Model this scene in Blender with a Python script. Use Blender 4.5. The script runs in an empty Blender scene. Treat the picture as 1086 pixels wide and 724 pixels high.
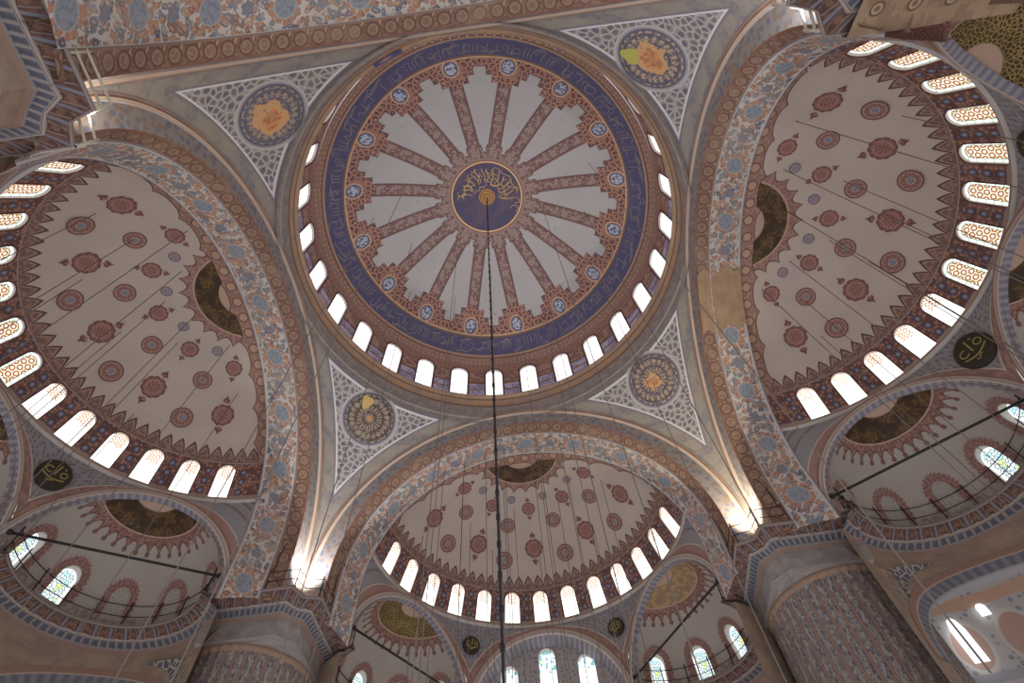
import bpy, math, random
from math import sin, cos, pi, sqrt, atan2, hypot, radians, floor
from mathutils import Vector, Matrix

random.seed(7)
SC = bpy.context.scene
COL = SC.collection
TAU = 2 * pi
K_ILL = 0.40          # how much of its own colour a surface shows at this exposure


def lin(c):
    c = c / 255.0
    return c / 12.92 if c <= 0.04045 else ((c + 0.055) / 1.055) ** 2.4


SAT = 0.82


def D(r, g, b):
    c = [lin(v) / K_ILL for v in (r, g, b)]
    y = 0.3 * c[0] + 0.59 * c[1] + 0.11 * c[2]
    return tuple(min(0.9, y + (v - y) * SAT) for v in c) + (1.0,)


def DD(r, g, b, k=1.0):
    return tuple(lin(v) * k for v in (r, g, b)) + (1.0,)


# ------------------------------------------------------------------ node maths
class T:
    nt = None


def _link(sock, v):
    if isinstance(v, X):
        T.nt.links.new(v.s, sock)
    elif isinstance(v, bpy.types.NodeSocket):
        T.nt.links.new(v, sock)
    else:
        sock.default_value = v


def M(op, a, b=None, c=None, clamp=False):
    n = T.nt.nodes.new('ShaderNodeMath')
    n.operation = op
    n.use_clamp = clamp
    _link(n.inputs[0], a)
    if b is not None:
        _link(n.inputs[1], b)
    if c is not None:
        _link(n.inputs[2], c)
    return X(n.outputs[0])


class X:
    def __init__(self, s): self.s = s
    def __add__(self, o): return M('ADD', self, o)
    __radd__ = __add__
    def __sub__(self, o): return M('SUBTRACT', self, o)
    def __rsub__(self, o): return M('SUBTRACT', o, self)
    def __mul__(self, o): return M('MULTIPLY', self, o)
    __rmul__ = __mul__
    def __truediv__(self, o): return M('DIVIDE', self, o)
    def __rtruediv__(self, o): return M('DIVIDE', o, self)
    def __neg__(self): return M('MULTIPLY', self, -1.0)
    def __gt__(self, o): return M('GREATER_THAN', self, o)
    def __lt__(self, o): return M('LESS_THAN', self, o)


def mn(a, b): return M('MINIMUM', a, b)
def mx(a, b): return M('MAXIMUM', a, b)
def ab(a): return M('ABSOLUTE', a)
def fr(a): return M('FRACT', a)
def fl(a): return M('FLOOR', a)
def sq(a): return M('SQRT', a)
def sn(a): return M('SINE', a)
def cs(a): return M('COSINE', a)
def at2(a, b): return M('ARCTAN2', a, b)
def hyp(a, b): return sq(a * a + b * b)
def tri(a): return ab(fr(a) * 2.0 - 1.0)                 # 1 at whole numbers, 0 half way
def near(a, v, w): return ab(a - v) < w                   # line of half width w at v
def btw(a, lo, hi): return (a > lo) * (a < hi)
def soft(a, lo, hi):
    n = T.nt.nodes.new('ShaderNodeMapRange')
    _link(n.inputs[0], a); n.inputs[1].default_value = lo; n.inputs[2].default_value = hi
    return X(n.outputs[0])


def mix(f, a, b):
    n = T.nt.nodes.new('ShaderNodeMix')
    n.data_type = 'RGBA'
    _link(n.inputs[0], f); _link(n.inputs[6], a); _link(n.inputs[7], b)
    return n.outputs[2]


def vec(a, b, c=0.0):
    n = T.nt.nodes.new('ShaderNodeCombineXYZ')
    _link(n.inputs[0], a); _link(n.inputs[1], b); _link(n.inputs[2], c)
    return n.outputs[0]


def noise(v, scale, detail=2.0):
    n = T.nt.nodes.new('ShaderNodeTexNoise')
    T.nt.links.new(v, n.inputs['Vector'])
    n.inputs['Scale'].default_value = scale
    n.inputs['Detail'].default_value = detail
    return X(n.outputs[0])


def voro(v, scale, rnd=1.0, edge=False, dim='2D'):
    n = T.nt.nodes.new('ShaderNodeTexVoronoi')
    n.voronoi_dimensions = dim
    if edge:
        n.feature = 'DISTANCE_TO_EDGE'
    T.nt.links.new(v, n.inputs['Vector'])
    n.inputs['Scale'].default_value = scale
    n.inputs['Randomness'].default_value = rnd
    d = X(n.outputs['Distance'])
    if edge:
        return d
    sp = T.nt.nodes.new('ShaderNodeSeparateXYZ')
    T.nt.links.new(n.outputs['Color'], sp.inputs[0])
    return d, X(sp.outputs[0])


def sepxyz(sock):
    sp = T.nt.nodes.new('ShaderNodeSeparateXYZ')
    T.nt.links.new(sock, sp.inputs[0])
    return X(sp.outputs[0]), X(sp.outputs[1]), X(sp.outputs[2])


MATS = {}


def mat(name, fn, rough=0.75, metal=0.0, emit=None, spec=0.25):
    if name in MATS:
        return MATS[name]
    m = bpy.data.materials.new(name)
    m.use_nodes = True
    nt = m.node_tree
    T.nt = nt
    for n in list(nt.nodes):
        nt.nodes.remove(n)
    out = nt.nodes.new('ShaderNodeOutputMaterial')
    tc = nt.nodes.new('ShaderNodeTexCoord')
    col = fn(tc) if callable(fn) else fn
    if emit is not None:
        e = nt.nodes.new('ShaderNodeEmission')
        _link(e.inputs[0], col)
        e.inputs[1].default_value = emit
        nt.links.new(e.outputs[0], out.inputs[0])
    else:
        p = nt.nodes.new('ShaderNodeBsdfPrincipled')
        _link(p.inputs['Base Color'], col)
        p.inputs['Roughness'].default_value = rough
        p.inputs['Metallic'].default_value = metal
        p.inputs['Specular IOR Level'].default_value = spec
        nt.links.new(p.outputs[0], out.inputs[0])
    MATS[name] = m
    return m


def OB(tc): return sepxyz(tc.outputs['Object'])
def UV(tc):
    u, v, _ = sepxyz(tc.outputs['UV'])
    return u, v


def weather(c, v, amt=0.35, scale=0.5, dark=(110, 90, 75)):
    """uneven age of the paint: faded and stained patches"""
    n = noise(v, scale, 5.0)
    return mix(soft(n, 0.5, 0.8) * amt, c, D(*dark))


# ------------------------------------------------------------------ mesh tools
def mesh_obj(name, verts, faces, m, parent=None, uvs=None, smooth=True, mi=None):
    me = bpy.data.meshes.new(name)
    me.from_pydata([tuple(v) for v in verts], [], faces)
    ms = m if isinstance(m, (list, tuple)) else [m]
    for q in ms:
        me.materials.append(q)
    if mi:
        me.polygons.foreach_set('material_index', mi)
    if uvs:
        ul = me.uv_layers.new(name='UVMap')
        flat = []
        for l in me.loops:
            flat += [uvs[l.vertex_index][0], uvs[l.vertex_index][1]]
        ul.data.foreach_set('uv', flat)
    if smooth:
        me.polygons.foreach_set('use_smooth', [True] * len(me.polygons))
    me.update()
    o = bpy.data.objects.new(name, me)
    COL.objects.link(o)
    if parent is not None:
        o.parent = parent
    return o


class MB:
    """collects pieces that make up ONE part"""
    def __init__(self): self.v = []; self.f = []; self.uv = []

    def add(self, vs, fs, uv=None):
        b = len(self.v)
        self.v += [tuple(q) for q in vs]
        self.f += [tuple(i + b for i in f) for f in fs]
        self.uv += list(uv) if uv else [(0, 0)] * len(vs)
        return self

    def tube(self, p, q, r, n=6, r2=None):
        p, q = Vector(p), Vector(q)
        d = (q - p).normalized()
        a = d.orthogonal().normalized(); b = d.cross(a)
        r2 = r if r2 is None else r2
        vs = [p + (a * cos(TAU * i / n) + b * sin(TAU * i / n)) * r for i in range(n)]
        vs += [q + (a * cos(TAU * i / n) + b * sin(TAU * i / n)) * r2 for i in range(n)]
        fs = [(i, (i + 1) % n, n + (i + 1) % n, n + i) for i in range(n)]
        fs += [tuple(range(n - 1, -1, -1)), tuple(range(n, 2 * n))]
        return self.add(vs, fs)

    def path(self, pts, r, n=6):
        for i in range(len(pts) - 1):
            self.tube(pts[i], pts[i + 1], r, n)
        return self

    def box(self, c, sx, sy, sz, rz=0.0):
        vs = []
        for dz in (-1, 1):
            for dx, dy in ((-1, -1), (1, -1), (1, 1), (-1, 1)):
                x, y = dx * sx / 2, dy * sy / 2
                vs.append((c[0] + x * cos(rz) - y * sin(rz), c[1] + x * sin(rz) + y * cos(rz), c[2] + dz * sz / 2))
        return self.add(vs, [(3, 2, 1, 0), (4, 5, 6, 7), (0, 1, 5, 4), (1, 2, 6, 5), (2, 3, 7, 6), (3, 0, 4, 7)])

    def lathe(self, prof, n=24, c=(0, 0, 0)):
        vs = []
        for r, z in prof:
            for i in range(n):
                vs.append((c[0] + r * cos(TAU * i / n), c[1] + r * sin(TAU * i / n), c[2] + z))
        fs = []
        for j in range(len(prof) - 1):
            for i in range(n):
                fs.append((j * n + i, j * n + (i + 1) % n, (j + 1) * n + (i + 1) % n, (j + 1) * n + i))
        return self.add(vs, fs)

    def build(self, name, m, parent=None, smooth=True, uv=False):
        return mesh_obj(name, self.v, self.f, m, parent, self.uv if uv else None, smooth)


def grid(fn, nu, nv, uvf=None):
    vs = []; uv = []
    for j in range(nv + 1):
        for i in range(nu + 1):
            vs.append(fn(i / nu, j / nv))
            if uvf:
                uv.append(uvf(i / nu, j / nv))
    fs = []
    for j in range(nv):
        for i in range(nu):
            a = j * (nu + 1) + i
            fs.append((a, a + 1, a + nu + 2, a + nu + 1))
    return vs, fs, uv


def empty(name, loc=(0, 0, 0), rz=0.0, parent=None):
    o = bpy.data.objects.new(name, None)
    o.empty_display_size = 0.3
    COL.objects.link(o)
    o.location = loc
    o.rotation_euler = (0, 0, rz)
    if parent is not None:
        o.parent = parent
    return o


def tag(o, label=None, cat=None, group=None, kind=None):
    if label: o['label'] = label
    if cat: o['category'] = cat
    if group: o['group'] = group
    if kind: o['kind'] = kind
    return o


def dup(root, loc=None, rz=None, label=None, group=None):
    r = root.copy(); COL.objects.link(r)
    if loc is not None: r.location = loc
    if rz is not None: r.rotation_euler = (0, 0, rz)
    if label: r['label'] = label
    if group: r['group'] = group
    for ch in list(root.children):
        c = ch.copy(); COL.objects.link(c); c.parent = r
        for g in list(ch.children):
            d = g.copy(); COL.objects.link(d); d.parent = c
    return r


def arch_outline(w, h, n=14):
    """closed outline of a round-headed opening, sill centre at (0,0)"""
    r = w / 2
    pts = []
    k = 7
    for i in range(k): pts.append((-r + w * i / (k - 1), 0.0))
    for i in range(1, 8): pts.append((r, (h - r) * i / 8))
    for i in range(n + 1):
        a = pi * i / n
        pts.append((r * cos(a), h - r + r * sin(a)))
    for i in range(7, 0, -1): pts.append((-r, (h - r) * i / 8))
    return pts


def bay_mesh(mb, m3, u0, u1, v0, v1, outline, uc, vc, uvo=(0, 0), k=3):
    """wall bay u0..u1 x v0..v1 with a hole of the given outline placed at (uc,vc)"""
    pts = [(uc + x, vc + y) for x, y in outline]
    cy = sum(p[1] for p in pts) / len(pts)
    cx = uc
    allp = []
    n = len(pts)
    # rectangle points by casting from the hole centre
    def cast(dx, dy):
        t = 1e9
        if dx > 1e-9: t = min(t, (u1 - cx) / dx)
        if dx < -1e-9: t = min(t, (u0 - cx) / dx)
        if dy > 1e-9: t = min(t, (v1 - cy) / dy)
        if dy < -1e-9: t = min(t, (v0 - cy) / dy)
        return (cx + dx * t, cy + dy * t)
    outer = [cast(p[0] - cx, p[1] - cy) for p in pts]
    # pull the nearest outer point onto each corner
    for cu, cv in ((u0, v0), (u1, v0), (u1, v1), (u0, v1)):
        j = min(range(n), key=lambda i: hypot(outer[i][0] - cu, outer[i][1] - cv))
        outer[j] = (cu, cv)
    vs = []; uv = []
    for s in range(k + 1):
        f = s / k
        for p, q in zip(pts, outer):
            u, v = p[0] + (q[0] - p[0]) * f, p[1] + (q[1] - p[1]) * f
            vs.append(m3(u, v, 0.0)); uv.append((u + uvo[0], v + uvo[1]))
    fs = []
    for s in range(k):
        for i in range(n):
            j = (i + 1) % n
            fs.append((s * n + i, (s + 1) * n + i, (s + 1) * n + j, s * n + j))
    mb.add(vs, fs, uv)


def window_parts(name, m3, outline, depth, m_frame, m_pane, parent, border=0.0, m_border=None, uvscale=1.0):
    """reveal (frame) and glass pane of one window; m3 maps (u, v, outward) to a point"""
    n = len(outline)
    vs = []; 
    lv = (0.0, depth * 0.5, depth)
    for d in lv:
        for x, y in outline: vs.append(m3(x, y, d))
    fs = []
    for s in range(len(lv) - 1):
        for i in range(n):
            j = (i + 1) % n
            fs.append((s * n + i, s * n + j, (s + 1) * n + j, (s + 1) * n + i))
    fr_ = mesh_obj('window_frame', vs, fs, m_frame, parent, smooth=False)
    # raised frame round the pane
    ys = [p[1] for p in outline]; h = max(ys); w = max(p[0] for p in outline) * 2
    cyy = h * 0.45
    vs = [m3(0, cyy, depth * .96)]; uv = [(0, cyy)]
    ks = 4
    for s in range(1, ks + 1):
        for x, y in outline:
            f = s / ks
            vs.append(m3(x * f, cyy + (y - cyy) * f, depth * .96)); uv.append((x * f, cyy + (y - cyy) * f))
    fs = [(0, 1 + (i + 1) % n, 1 + i) for i in range(n)]
    for s in range(ks - 1):
        for i in range(n):
            j = (i + 1) % n
            fs.append((1 + s * n + i, 1 + s * n + j, 1 + (s + 1) * n + j, 1 + (s + 1) * n + i))
    mesh_obj('pane', vs, fs, m_pane, parent, uv, smooth=False)
    if border:
        vs = []; uv = []
        for s, e in ((0, 0.0), (1, border)):
            for x, y in outline:
                # push outwards from the centre of the arch
                yy = max(y, 0)
                cx_, cy_ = 0.0, min(yy, h - w / 2)
                dx, dy = x - cx_, yy - cy_
                L = hypot(dx, dy) or 1
                vs.append(m3(x + dx / L * e, y + dy / L * e, -0.03)); uv.append((x, s))
        fs = [(i, n + i, n + (i + 1) % n, (i + 1) % n) for i in range(n) if not (outline[i][1] == 0 and outline[(i + 1) % n][1] == 0)]
        mesh_obj('window_border', vs, fs, m_border, parent, uv, smooth=False)
    return fr_


# ------------------------------------------------------------------ dimensions (metres above eye level)
A0, RA, ZA = 11.3, 11.05, 19.25          # great arch: plane, radius, centre height
SP = hypot(A0, RA)                        # pendentive sphere
SX = 14.0                                 # centre of each half dome from the middle
ZC = 17.4                                 # cornice walk
RW, ZS, ZT = 11.5, 32.82, 36.25            # drum wall, window sills and heads
DZ, DR = 29.6, 13.27                      # main dome sphere
NB = 28
WPH = -pi / 28                            # drum window phase (from +Y towards +X)
RPH = 0.1006                              # ray phase


def dome_z(r): return DZ + sqrt(max(0.0, DR * DR - r * r))


def sd_r(z):
    t = min(1.0, max(0.0, (z - 20.0) / 9.25))
    return 9.3 * (1 - t ** 2.4) ** (1 / 2.4)


def sd_z(r):
    t = min(1.0, max(0.0, r / 9.3))
    return 20.0 + 9.25 * (1 - t ** 2.4) ** (1 / 2.4)


# ------------------------------------------------------------------ materials
WHITE = (146, 139, 136)


def m_dome(tc):
    x, y, z = OB(tc)
    r = hyp(x, y)
    th = at2(x, y)                          # from +Y towards +X, like the phases
    v = vec(x, y, z)
    n1 = noise(v, 0.35, 4.0)
    base = mix(soft(n1, 0.4, 0.75) * 0.35, D(131, 128, 128), D(116, 112, 112))
    spots = noise(v, 3.0, 1.0)
    base = mix((spots > 0.74) * 0.5, base, D(95, 88, 85))
    # ray coordinate
    q = fr((th - RPH) / (TAU / 16) + 0.5) - 0.5
    t = ab(q) * r * (TAU / 16)             # metres from the ray axis
    # half width of the ray, with the stepped cartouches at both ends
    hw = 0.43 + (r > 8.22) * 0.44 + (r > 8.70) * 0.44 + btw(r, 3.5, 3.95) * 0.12 + soft(r, 8.9, 9.25) * 0.1
    hole = M('ABSOLUTE', hyp(t - r * (TAU / 32), r - 3.62)) < 0.11
    ray = mx(t < hw, r > mn(9.22, 9.3))
    ray = mx(ray, r < 3.45)
    ray = ray * (1.0 - hole)
    edge = mx(near(t, hw, 0.045) * (r > 3.4) * (r < 9.25), near(r, 9.22, 0.03) * (t > hw))
    # ray ornament: small diaper of dark and light flecks
    vd, vc = voro(vec(q * r * 0.39, r, 0.0), 4.4, 0.7)
    o1 = mix(vc > 0.55, D(120, 100, 94), D(94, 68, 68))
    o1 = mix(near(vd, 0.33, 0.07), o1, D(88, 64, 62))
    o1 = mix((vd < 0.17), o1, D(146, 132, 122))
    o1 = mix(near(t, 0.36, 0.035), o1, D(88, 58, 55))
    # outer belt: orange knots on dark plum
    vd2, vc2 = voro(vec(q * 9.3 * TAU / 16, r, 0.3), 2.9, 0.8)
    ve2 = voro(vec(q * 9.3 * TAU / 16, r, 0.3), 2.9, 0.8, True)
    o2 = mix(ve2 < 0.15, D(74, 50, 56), D(146, 104, 82))
    o2 = mix(ve2 < 0.035, o2, D(84, 52, 48))
    o2 = mix(vd2 < 0.10, o2, D(150, 120, 95))
    rr = hyp(t, r - 9.28)
    o2 = mix(rr < 0.56, o2, D(150, 118, 95))
    o2 = mix(rr < 0.46, o2, D(72, 68, 88))
    o2 = mix((rr < 0.36) * (hyp(t, r - 9.28) > 0.0) * (noise(v, 6.0, 1.0) > 0.45), o2, D(130, 135, 150))
    orn = mix(r > 8.0, o1, o2)
    orn = mix(edge, orn, D(82, 60, 62))
    c = mix(ray, base, orn)
    c = mix(edge * (1.0 - ray), c, D(96, 78, 78))
    # crown medallion
    c = mix(r < 2.95, c, D(112, 92, 88))
    c = mix(r < 2.78, c, D(112, 66, 40))
    c = mix(r < 2.70, c, D(168, 140, 105))
    c = mix(r < 2.60, c, D(92, 55, 45))
    nb = noise(v, 1.3, 3.0)
    c = mix(r < 2.54, c, mix(soft(nb, 0.45, 0.7) * 0.6, D(62, 58, 82), D(90, 68, 74)))
    # inscription belt and its fillets
    ng = noise(v, 2.2, 3.0)
    belt = mix(soft(ng, 0.42, 0.68) * 0.6, D(62, 60, 90), D(72, 66, 82))
    c = mix(r > 9.72, c, D(150, 122, 92))
    c = mix(r > 9.80, c, D(95, 72, 55))
    c = mix(r > 9.90, c, belt)
    c = mix(r > 10.80, c, D(128, 102, 80))
    c = mix(r > 10.90, c, D(92, 64, 54))
    vd3, vc3 = voro(vec(th * 11.0, z * 1.3, 0.0), 3.0, 0.4)
    c = mix(r > 10.98, c, mix(vd3 < 0.2, D(112, 84, 74), D(140, 110, 88)))
    return c


def m_drum(tc):
    u, v = UV(tc)                           # u in bays measured in metres, v metres above the sill
    bw = TAU * RW / NB
    q = ab(fr(u / bw) - 0.5) * bw           # 0 at the pier axis between windows ... see build
    d1, c1 = voro(vec(u, v, 0.0), 3.2, 0.7)
    c = mix(c1 > 0.5, D(112, 82, 72), D(132, 104, 90))
    c = mix(near(d1, 0.19, 0.04), c, D(82, 52, 50))
    d2, c2 = voro(vec(u, v, 3.0), 2.2, 0.3)
    lil = mix(c2 > 0.55, D(112, 106, 140), D(140, 134, 160))
    lil = mix(d2 < 0.16, lil, D(150, 140, 140))
    c = mix((v < 1.5) * (near(fr(v / 0.75), 0.5, 0.36)), c, lil)
    c = mix(near(v, 1.55, 0.05), c, D(84, 52, 48))
    c = mix(v > 2.9, c, mix(d1 < 0.2, D(122, 88, 74), D(96, 66, 58)))
    c = mix(near(v, 2.92, 0.04), c, D(90, 60, 52))
    return c


def m_pend(tc):
    x, y, z = OB(tc)                         # corner towards (+,+)
    v = vec(x, y, z)
    r = hyp(x, y)
    ax = SP * math.asin(A0 / SP)
    d1 = ax - M('ARCSINE', x / SP) * SP
    d2 = ax - M('ARCSINE', y / SP) * SP
    dm = mn(d1, d2)
    d3 = r - 11.78
    n = noise(v, 0.8, 4.0)
    n2 = noise(v, 3.0, 4.0)
    base = mix(soft(n, 0.4, 0.65), D(98, 92, 90), D(108, 98, 90))
    base = mix(soft(n2, 0.55, 0.62) * 0.7, base, D(84, 82, 90))
    base = mix(soft(n2, 0.45, 0.38) * 0.45, base, D(116, 103, 90))
    # large rubbed palmettes in the border
    pa = fr(at2(z - ZA, mx(x, y)) * 10.0)
    base = mix(near(dm, 0.5, 0.24) * near(pa, 0.5, 0.28) * soft(n2, 0.35, 0.6) * 0.6, base, D(122, 111, 96))
    # the panel
    vd, vc = voro(vec((x - y) * 0.71, z * 1.25), 2.25, 0.75)
    ve = voro(vec((x - y) * 0.71, z * 1.25), 2.6, 0.9, True)
    vd, vc = voro(vec((x - y) * 0.71, z * 1.25), 2.6, 0.9)
    pan = mix(ve > 0.09, D(132, 126, 122), D(110, 104, 102))
    pan = mix((ve > 0.15) * (vd < 0.40), pan, mix(vc > 0.35, D(78, 75, 84), D(92, 82, 78)))
    ins = mn(dm - 0.95, d3)
    c = mix(ins > 0.0, base, pan)
    c = mix(near(ins, 0.0, 0.05), c, D(156, 150, 150))
    c = mix(near(ins, -0.10, 0.03), c, D(88, 84, 94))
    # bands following the drum ring
    c = mix(r < 11.65, c, mix(n2 > 0.5, D(118, 104, 92), D(106, 98, 94)))
    # rim painted round the roundel
    cx, cy, cz = 12.70 / sqrt(2), 12.70 / sqrt(2), ZA + sqrt(SP * SP - 12.70 ** 2)
    dd = sq((x - cx) * (x - cx) + (y - cy) * (y - cy) + (z - cz) * (z - cz))
    c = mix(dd < 1.86, c, D(116, 110, 110))
    c = mix(near(dd, 1.80, 0.05), c, D(136, 130, 128))
    return c


def m_ring(tc):
    x, y, z = OB(tc)
    n = noise(vec(x, y, z), 1.2, 4.0)
    c = mix(soft(n, 0.4, 0.7), D(138, 108, 82), D(118, 100, 86))
    n2 = noise(vec(x, y, z), 2.2, 3.0)
    c = mix(z > 31.35, mix(n2 > 0.5, D(114, 104, 98), D(104, 96, 94)), c)
    c = mix(near(z, 31.35, 0.06), c, D(100, 66, 46))
    c = mix(near(z, 32.0, 0.05), c, D(92, 66, 48))
    c = mix(near(z, 32.62, 0.10), c, D(72, 62, 62))
    return c


def m_edge(tc):                              # rope moulding: pale and red
    u, v = UV(tc)
    n = noise(vec(u, v, 0.0), 0.6, 4.0)
    c = mix(v > 0.62, D(118, 72, 52), D(146, 124, 106))
    c = mix(near(v, 0.60, 0.08), c, D(86, 56, 46))
    c = mix(v < 0.48, c, D(100, 88, 82))
    c = mix(v > 0.86, c, D(142, 122, 106))
    c = mix(near(v, 0.2, 0.06), c, D(122, 76, 58))
    return mix(soft(n, 0.45, 0.7) * 0.55, c, D(140, 108, 84))


def m_blueband(tc):
    u, v = UV(tc)
    n = noise(vec(u, v, 0.0), 1.1, 4.0)
    vd, vc = voro(vec(u, v * 1.1, 0.0), 2.6, 0.9)
    c = mix(vd < 0.36, D(106, 99, 96), mix(vc > 0.45, D(84, 84, 96), D(104, 86, 74)))
    c = mix(soft(n, 0.5, 0.7) * 0.6, c, D(112, 96, 82))
    c = mix(near(v, 0.04, 0.03), c, D(150, 142, 138))
    return c


def m_circleband(tc):
    u, v = UV(tc)                            # v 0..1 across
    w = 0.82
    pu = fr(u / w) - 0.5
    rr = hyp(pu * w, (v - 0.5) * 0.9)
    n = noise(vec(u, v, 0.0), 0.5, 4.0)
    n2 = noise(vec(u, v * 1.0, 0.0), 5.0, 2.0)
    c = mix(n2 > 0.52, D(92, 66, 53), D(106, 80, 64))
    c = mix(rr < 0.31, c, D(112, 88, 70))
    c = mix(near(rr, 0.30, 0.042), c, D(84, 56, 46))
    c = mix((rr < 0.17) * (n2 > 0.46), c, D(100, 74, 58))
    s = fr(u / w + v * 0.5)
    c = mix(near(s, 0.5, 0.06) * (rr > 0.36), c, D(132, 104, 80))
    c = mix(near(s, 0.58, 0.025) * (rr > 0.36), c, D(82, 52, 42))
    c = mix(v < 0.1, c, D(104, 62, 46))
    c = mix(v > 0.9, c, D(108, 84, 72))
    return mix(soft(n, 0.5, 0.75) * 0.55, c, D(122, 102, 84))


def m_floral(tc):
    u, v = UV(tc)                            # metres
    W = 2.05
    n = noise(vec(u, v, 0.0), 0.35, 4.0)
    wob = noise(vec(u, v, 5.0), 1.5, 2.0) - 0.5
    uu = u + wob * 0.9
    vv = v + wob * 0.7
    vd, vc = voro(vec(uu, vv), 3.3, 1.0)
    ground = D(142, 134, 126)
    petal = mix(vc > 0.36, D(136, 98, 72), mix(vc > 0.62, D(86, 92, 98), D(110, 80, 64)))
    petal = mix(vc > 0.82, petal, D(108, 110, 112))
    petal = mix(vc > 0.93, petal, D(72, 72, 88))
    c = mix(vd < 0.46, ground, petal)
    c = mix(near(vd, 0.455, 0.02), c, D(96, 82, 76))
    c = mix(vd < 0.12, c, D(136, 118, 100))
    vd2, vc2 = voro(vec(uu + 7.0, vv), 6.5, 1.0)
    c = mix((vd2 < 0.30) * (vc2 > 0.62) * (vd > 0.32), c, mix(vc2 > 0.8, D(94, 92, 104), D(122, 82, 60)))
    # curling stems
    st = sn(u * 2.6 + sn(v * 4.0) * 1.3) * 0.55 + 1.02
    c = mix(near(vv, st, 0.04), c, D(92, 86, 92))
    # a large blue-grey oval every three metres and a half, ringed by orange leaves
    P = 3.45
    pu = (fr(u / P) - 0.5) * P
    rr = hyp(pu * 0.95, v - W * 0.5) + wob * 0.12
    lf = near(fr(at2(pu, v - 1.02) * 11 / TAU), 0.5, 0.3)
    c = mix((rr < 0.70) * lf, c, D(132, 92, 70))
    c = mix(rr < 0.50, c, D(126, 118, 112))
    c = mix(rr < 0.45, c, D(102, 106, 112))
    c = mix((rr < 0.41) * (noise(vec(u, v, 1.0), 6.0, 1.0) > 0.54), c, D(90, 94, 104))
    # dark flower half way between
    pu2 = (fr(u / P + 0.5) - 0.5) * P
    r2 = hyp(pu2, v - W * 0.5) + ab(sn(at2(pu2, v - 1.02) * 3.0)) * 0.10
    c = mix(r2 < 0.34, c, D(88, 92, 102))
    c = mix(r2 < 0.13, c, D(122, 88, 70))
    # borders
    e = mn(v, W - v)
    c = mix(e < 0.16, c, D(142, 136, 134))
    c = mix(e < 0.07, c, D(106, 102, 108))
    return mix(soft(n, 0.52, 0.75) * 0.5, c, D(124, 110, 96))


def m_semi(tc):
    x, y, z = OB(tc)
    r = hyp(x, y)
    th = at2(y, x)
    v = vec(x, y, z)
    n = noise(v, 0.4, 4.0)
    c = mix(soft(n, 0.4, 0.75) * 0.35, D(138, 125, 114), D(122, 107, 97))
    # fringe round the crown
    sc = tri(th * 23 / TAU * 1.0)
    rb = 2.78 + sc * sc * 0.42
    nn = noise(v, 6.0, 2.0)
    c = mix(r < rb, c, mix(nn > 0.5, D(104, 74, 66), D(120, 90, 78)))
    c = mix(near(r, rb, 0.05), c, D(88, 56, 52))
    c = mix(r < 2.52, c, D(134, 108, 90))
    # scalloped skirt above the windows
    sk = tri(th * 39 / pi)
    rs = 8.47 - M('POWER', sk, 0.7) * 0.40
    skirt = mix(noise(vec(th * 9.0, r * 3.0, 0.0), 3.0, 2.0) > 0.52, D(92, 66, 58), D(112, 84, 72))
    c = mix(r > rs, c, skirt)
    c = mix(near(r, rs, 0.045), c, D(72, 48, 46))
    c = mix(near(r, rs + 0.10, 0.022), c, D(122, 100, 88))
    # brown belt along the arch, with lobes
    ph = at2(z - 20.0, y) * 9.2
    lob = tri(ph / 1.9)
    xb = 0.72 + M('POWER', lob, 3.0) * 0.28
    pu = fr(ph / 0.95) - 0.5
    rr = hyp(pu * 0.95, x - 0.36)
    belt = mix(nn > 0.5, D(108, 80, 68), D(124, 94, 78))
    belt = mix(rr < 0.26, belt, D(134, 104, 82))
    belt = mix(near(rr, 0.26, 0.04), belt, D(92, 60, 50))
    c = mix(x < xb, c, belt)
    c = mix(near(x, xb, 0.035), c, D(84, 56, 50))
    return c


def m_semiwall(tc):
    u, v = UV(tc)                            # u=0 on a window axis; metres
    bw = 0.218 * 9.0
    q = (fr(u / bw) - 0.5) * bw              # 0 on the pier axis
    vd, vc = voro(vec(u, v, 0.0), 4.6, 0.6)
    c = mix(vc > 0.5, D(84, 54, 48), D(104, 74, 62))
    c = mix((vd < 0.26) * (vc > 0.35), c, D(138, 94, 76))
    c = mix((vd < 0.24) * (vc < 0.15), c, D(80, 80, 100))
    pv = fr(v / 0.62) - 0.5
    el = hyp(q / 0.16, pv * 0.62 / 0.20)
    c = mix(el < 1.0, c, D(76, 76, 94))
    c = mix(near(el, 1.05, 0.13), c, D(60, 40, 42))
    c = mix(el < 0.4, c, D(112, 110, 122))
    c = mix(v > 2.12, c, D(100, 74, 66))
    c = mix(near(v, 2.14, 0.025), c, D(128, 108, 94))
    c = mix(v < 0.1, c, D(116, 98, 88))
    return c


def m_spandrel(tc):
    u, v = UV(tc)                            # u metres from the axis between two niches, v 0 (arch) .. 1 (rim) scaled in metres
    n = noise(vec(u, v, 0.0), 4.0, 2.0)
    red = mix(n > 0.5, D(104, 76, 68), D(118, 90, 80))
    d = hyp(u, v - 3.6)
    vd, vc = voro(vec(u, v, 0.0), 4.0, 0.6)
    blue = mix(vd < 0.30, D(106, 103, 106), mix(vc > 0.5, D(80, 80, 90), D(96, 84, 82)))
    ins = mn(v - 0.42 - 0.0, 4.75 - v)
    c = mix((ins > 0.0) * (d > 0.95), red, blue)
    c = mix(near(ins, 0.0, 0.035) * (d > 0.95), c, D(144, 128, 116))
    c = mix(near(d, 0.95, 0.035), c, D(140, 122, 110))
    return c


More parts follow.
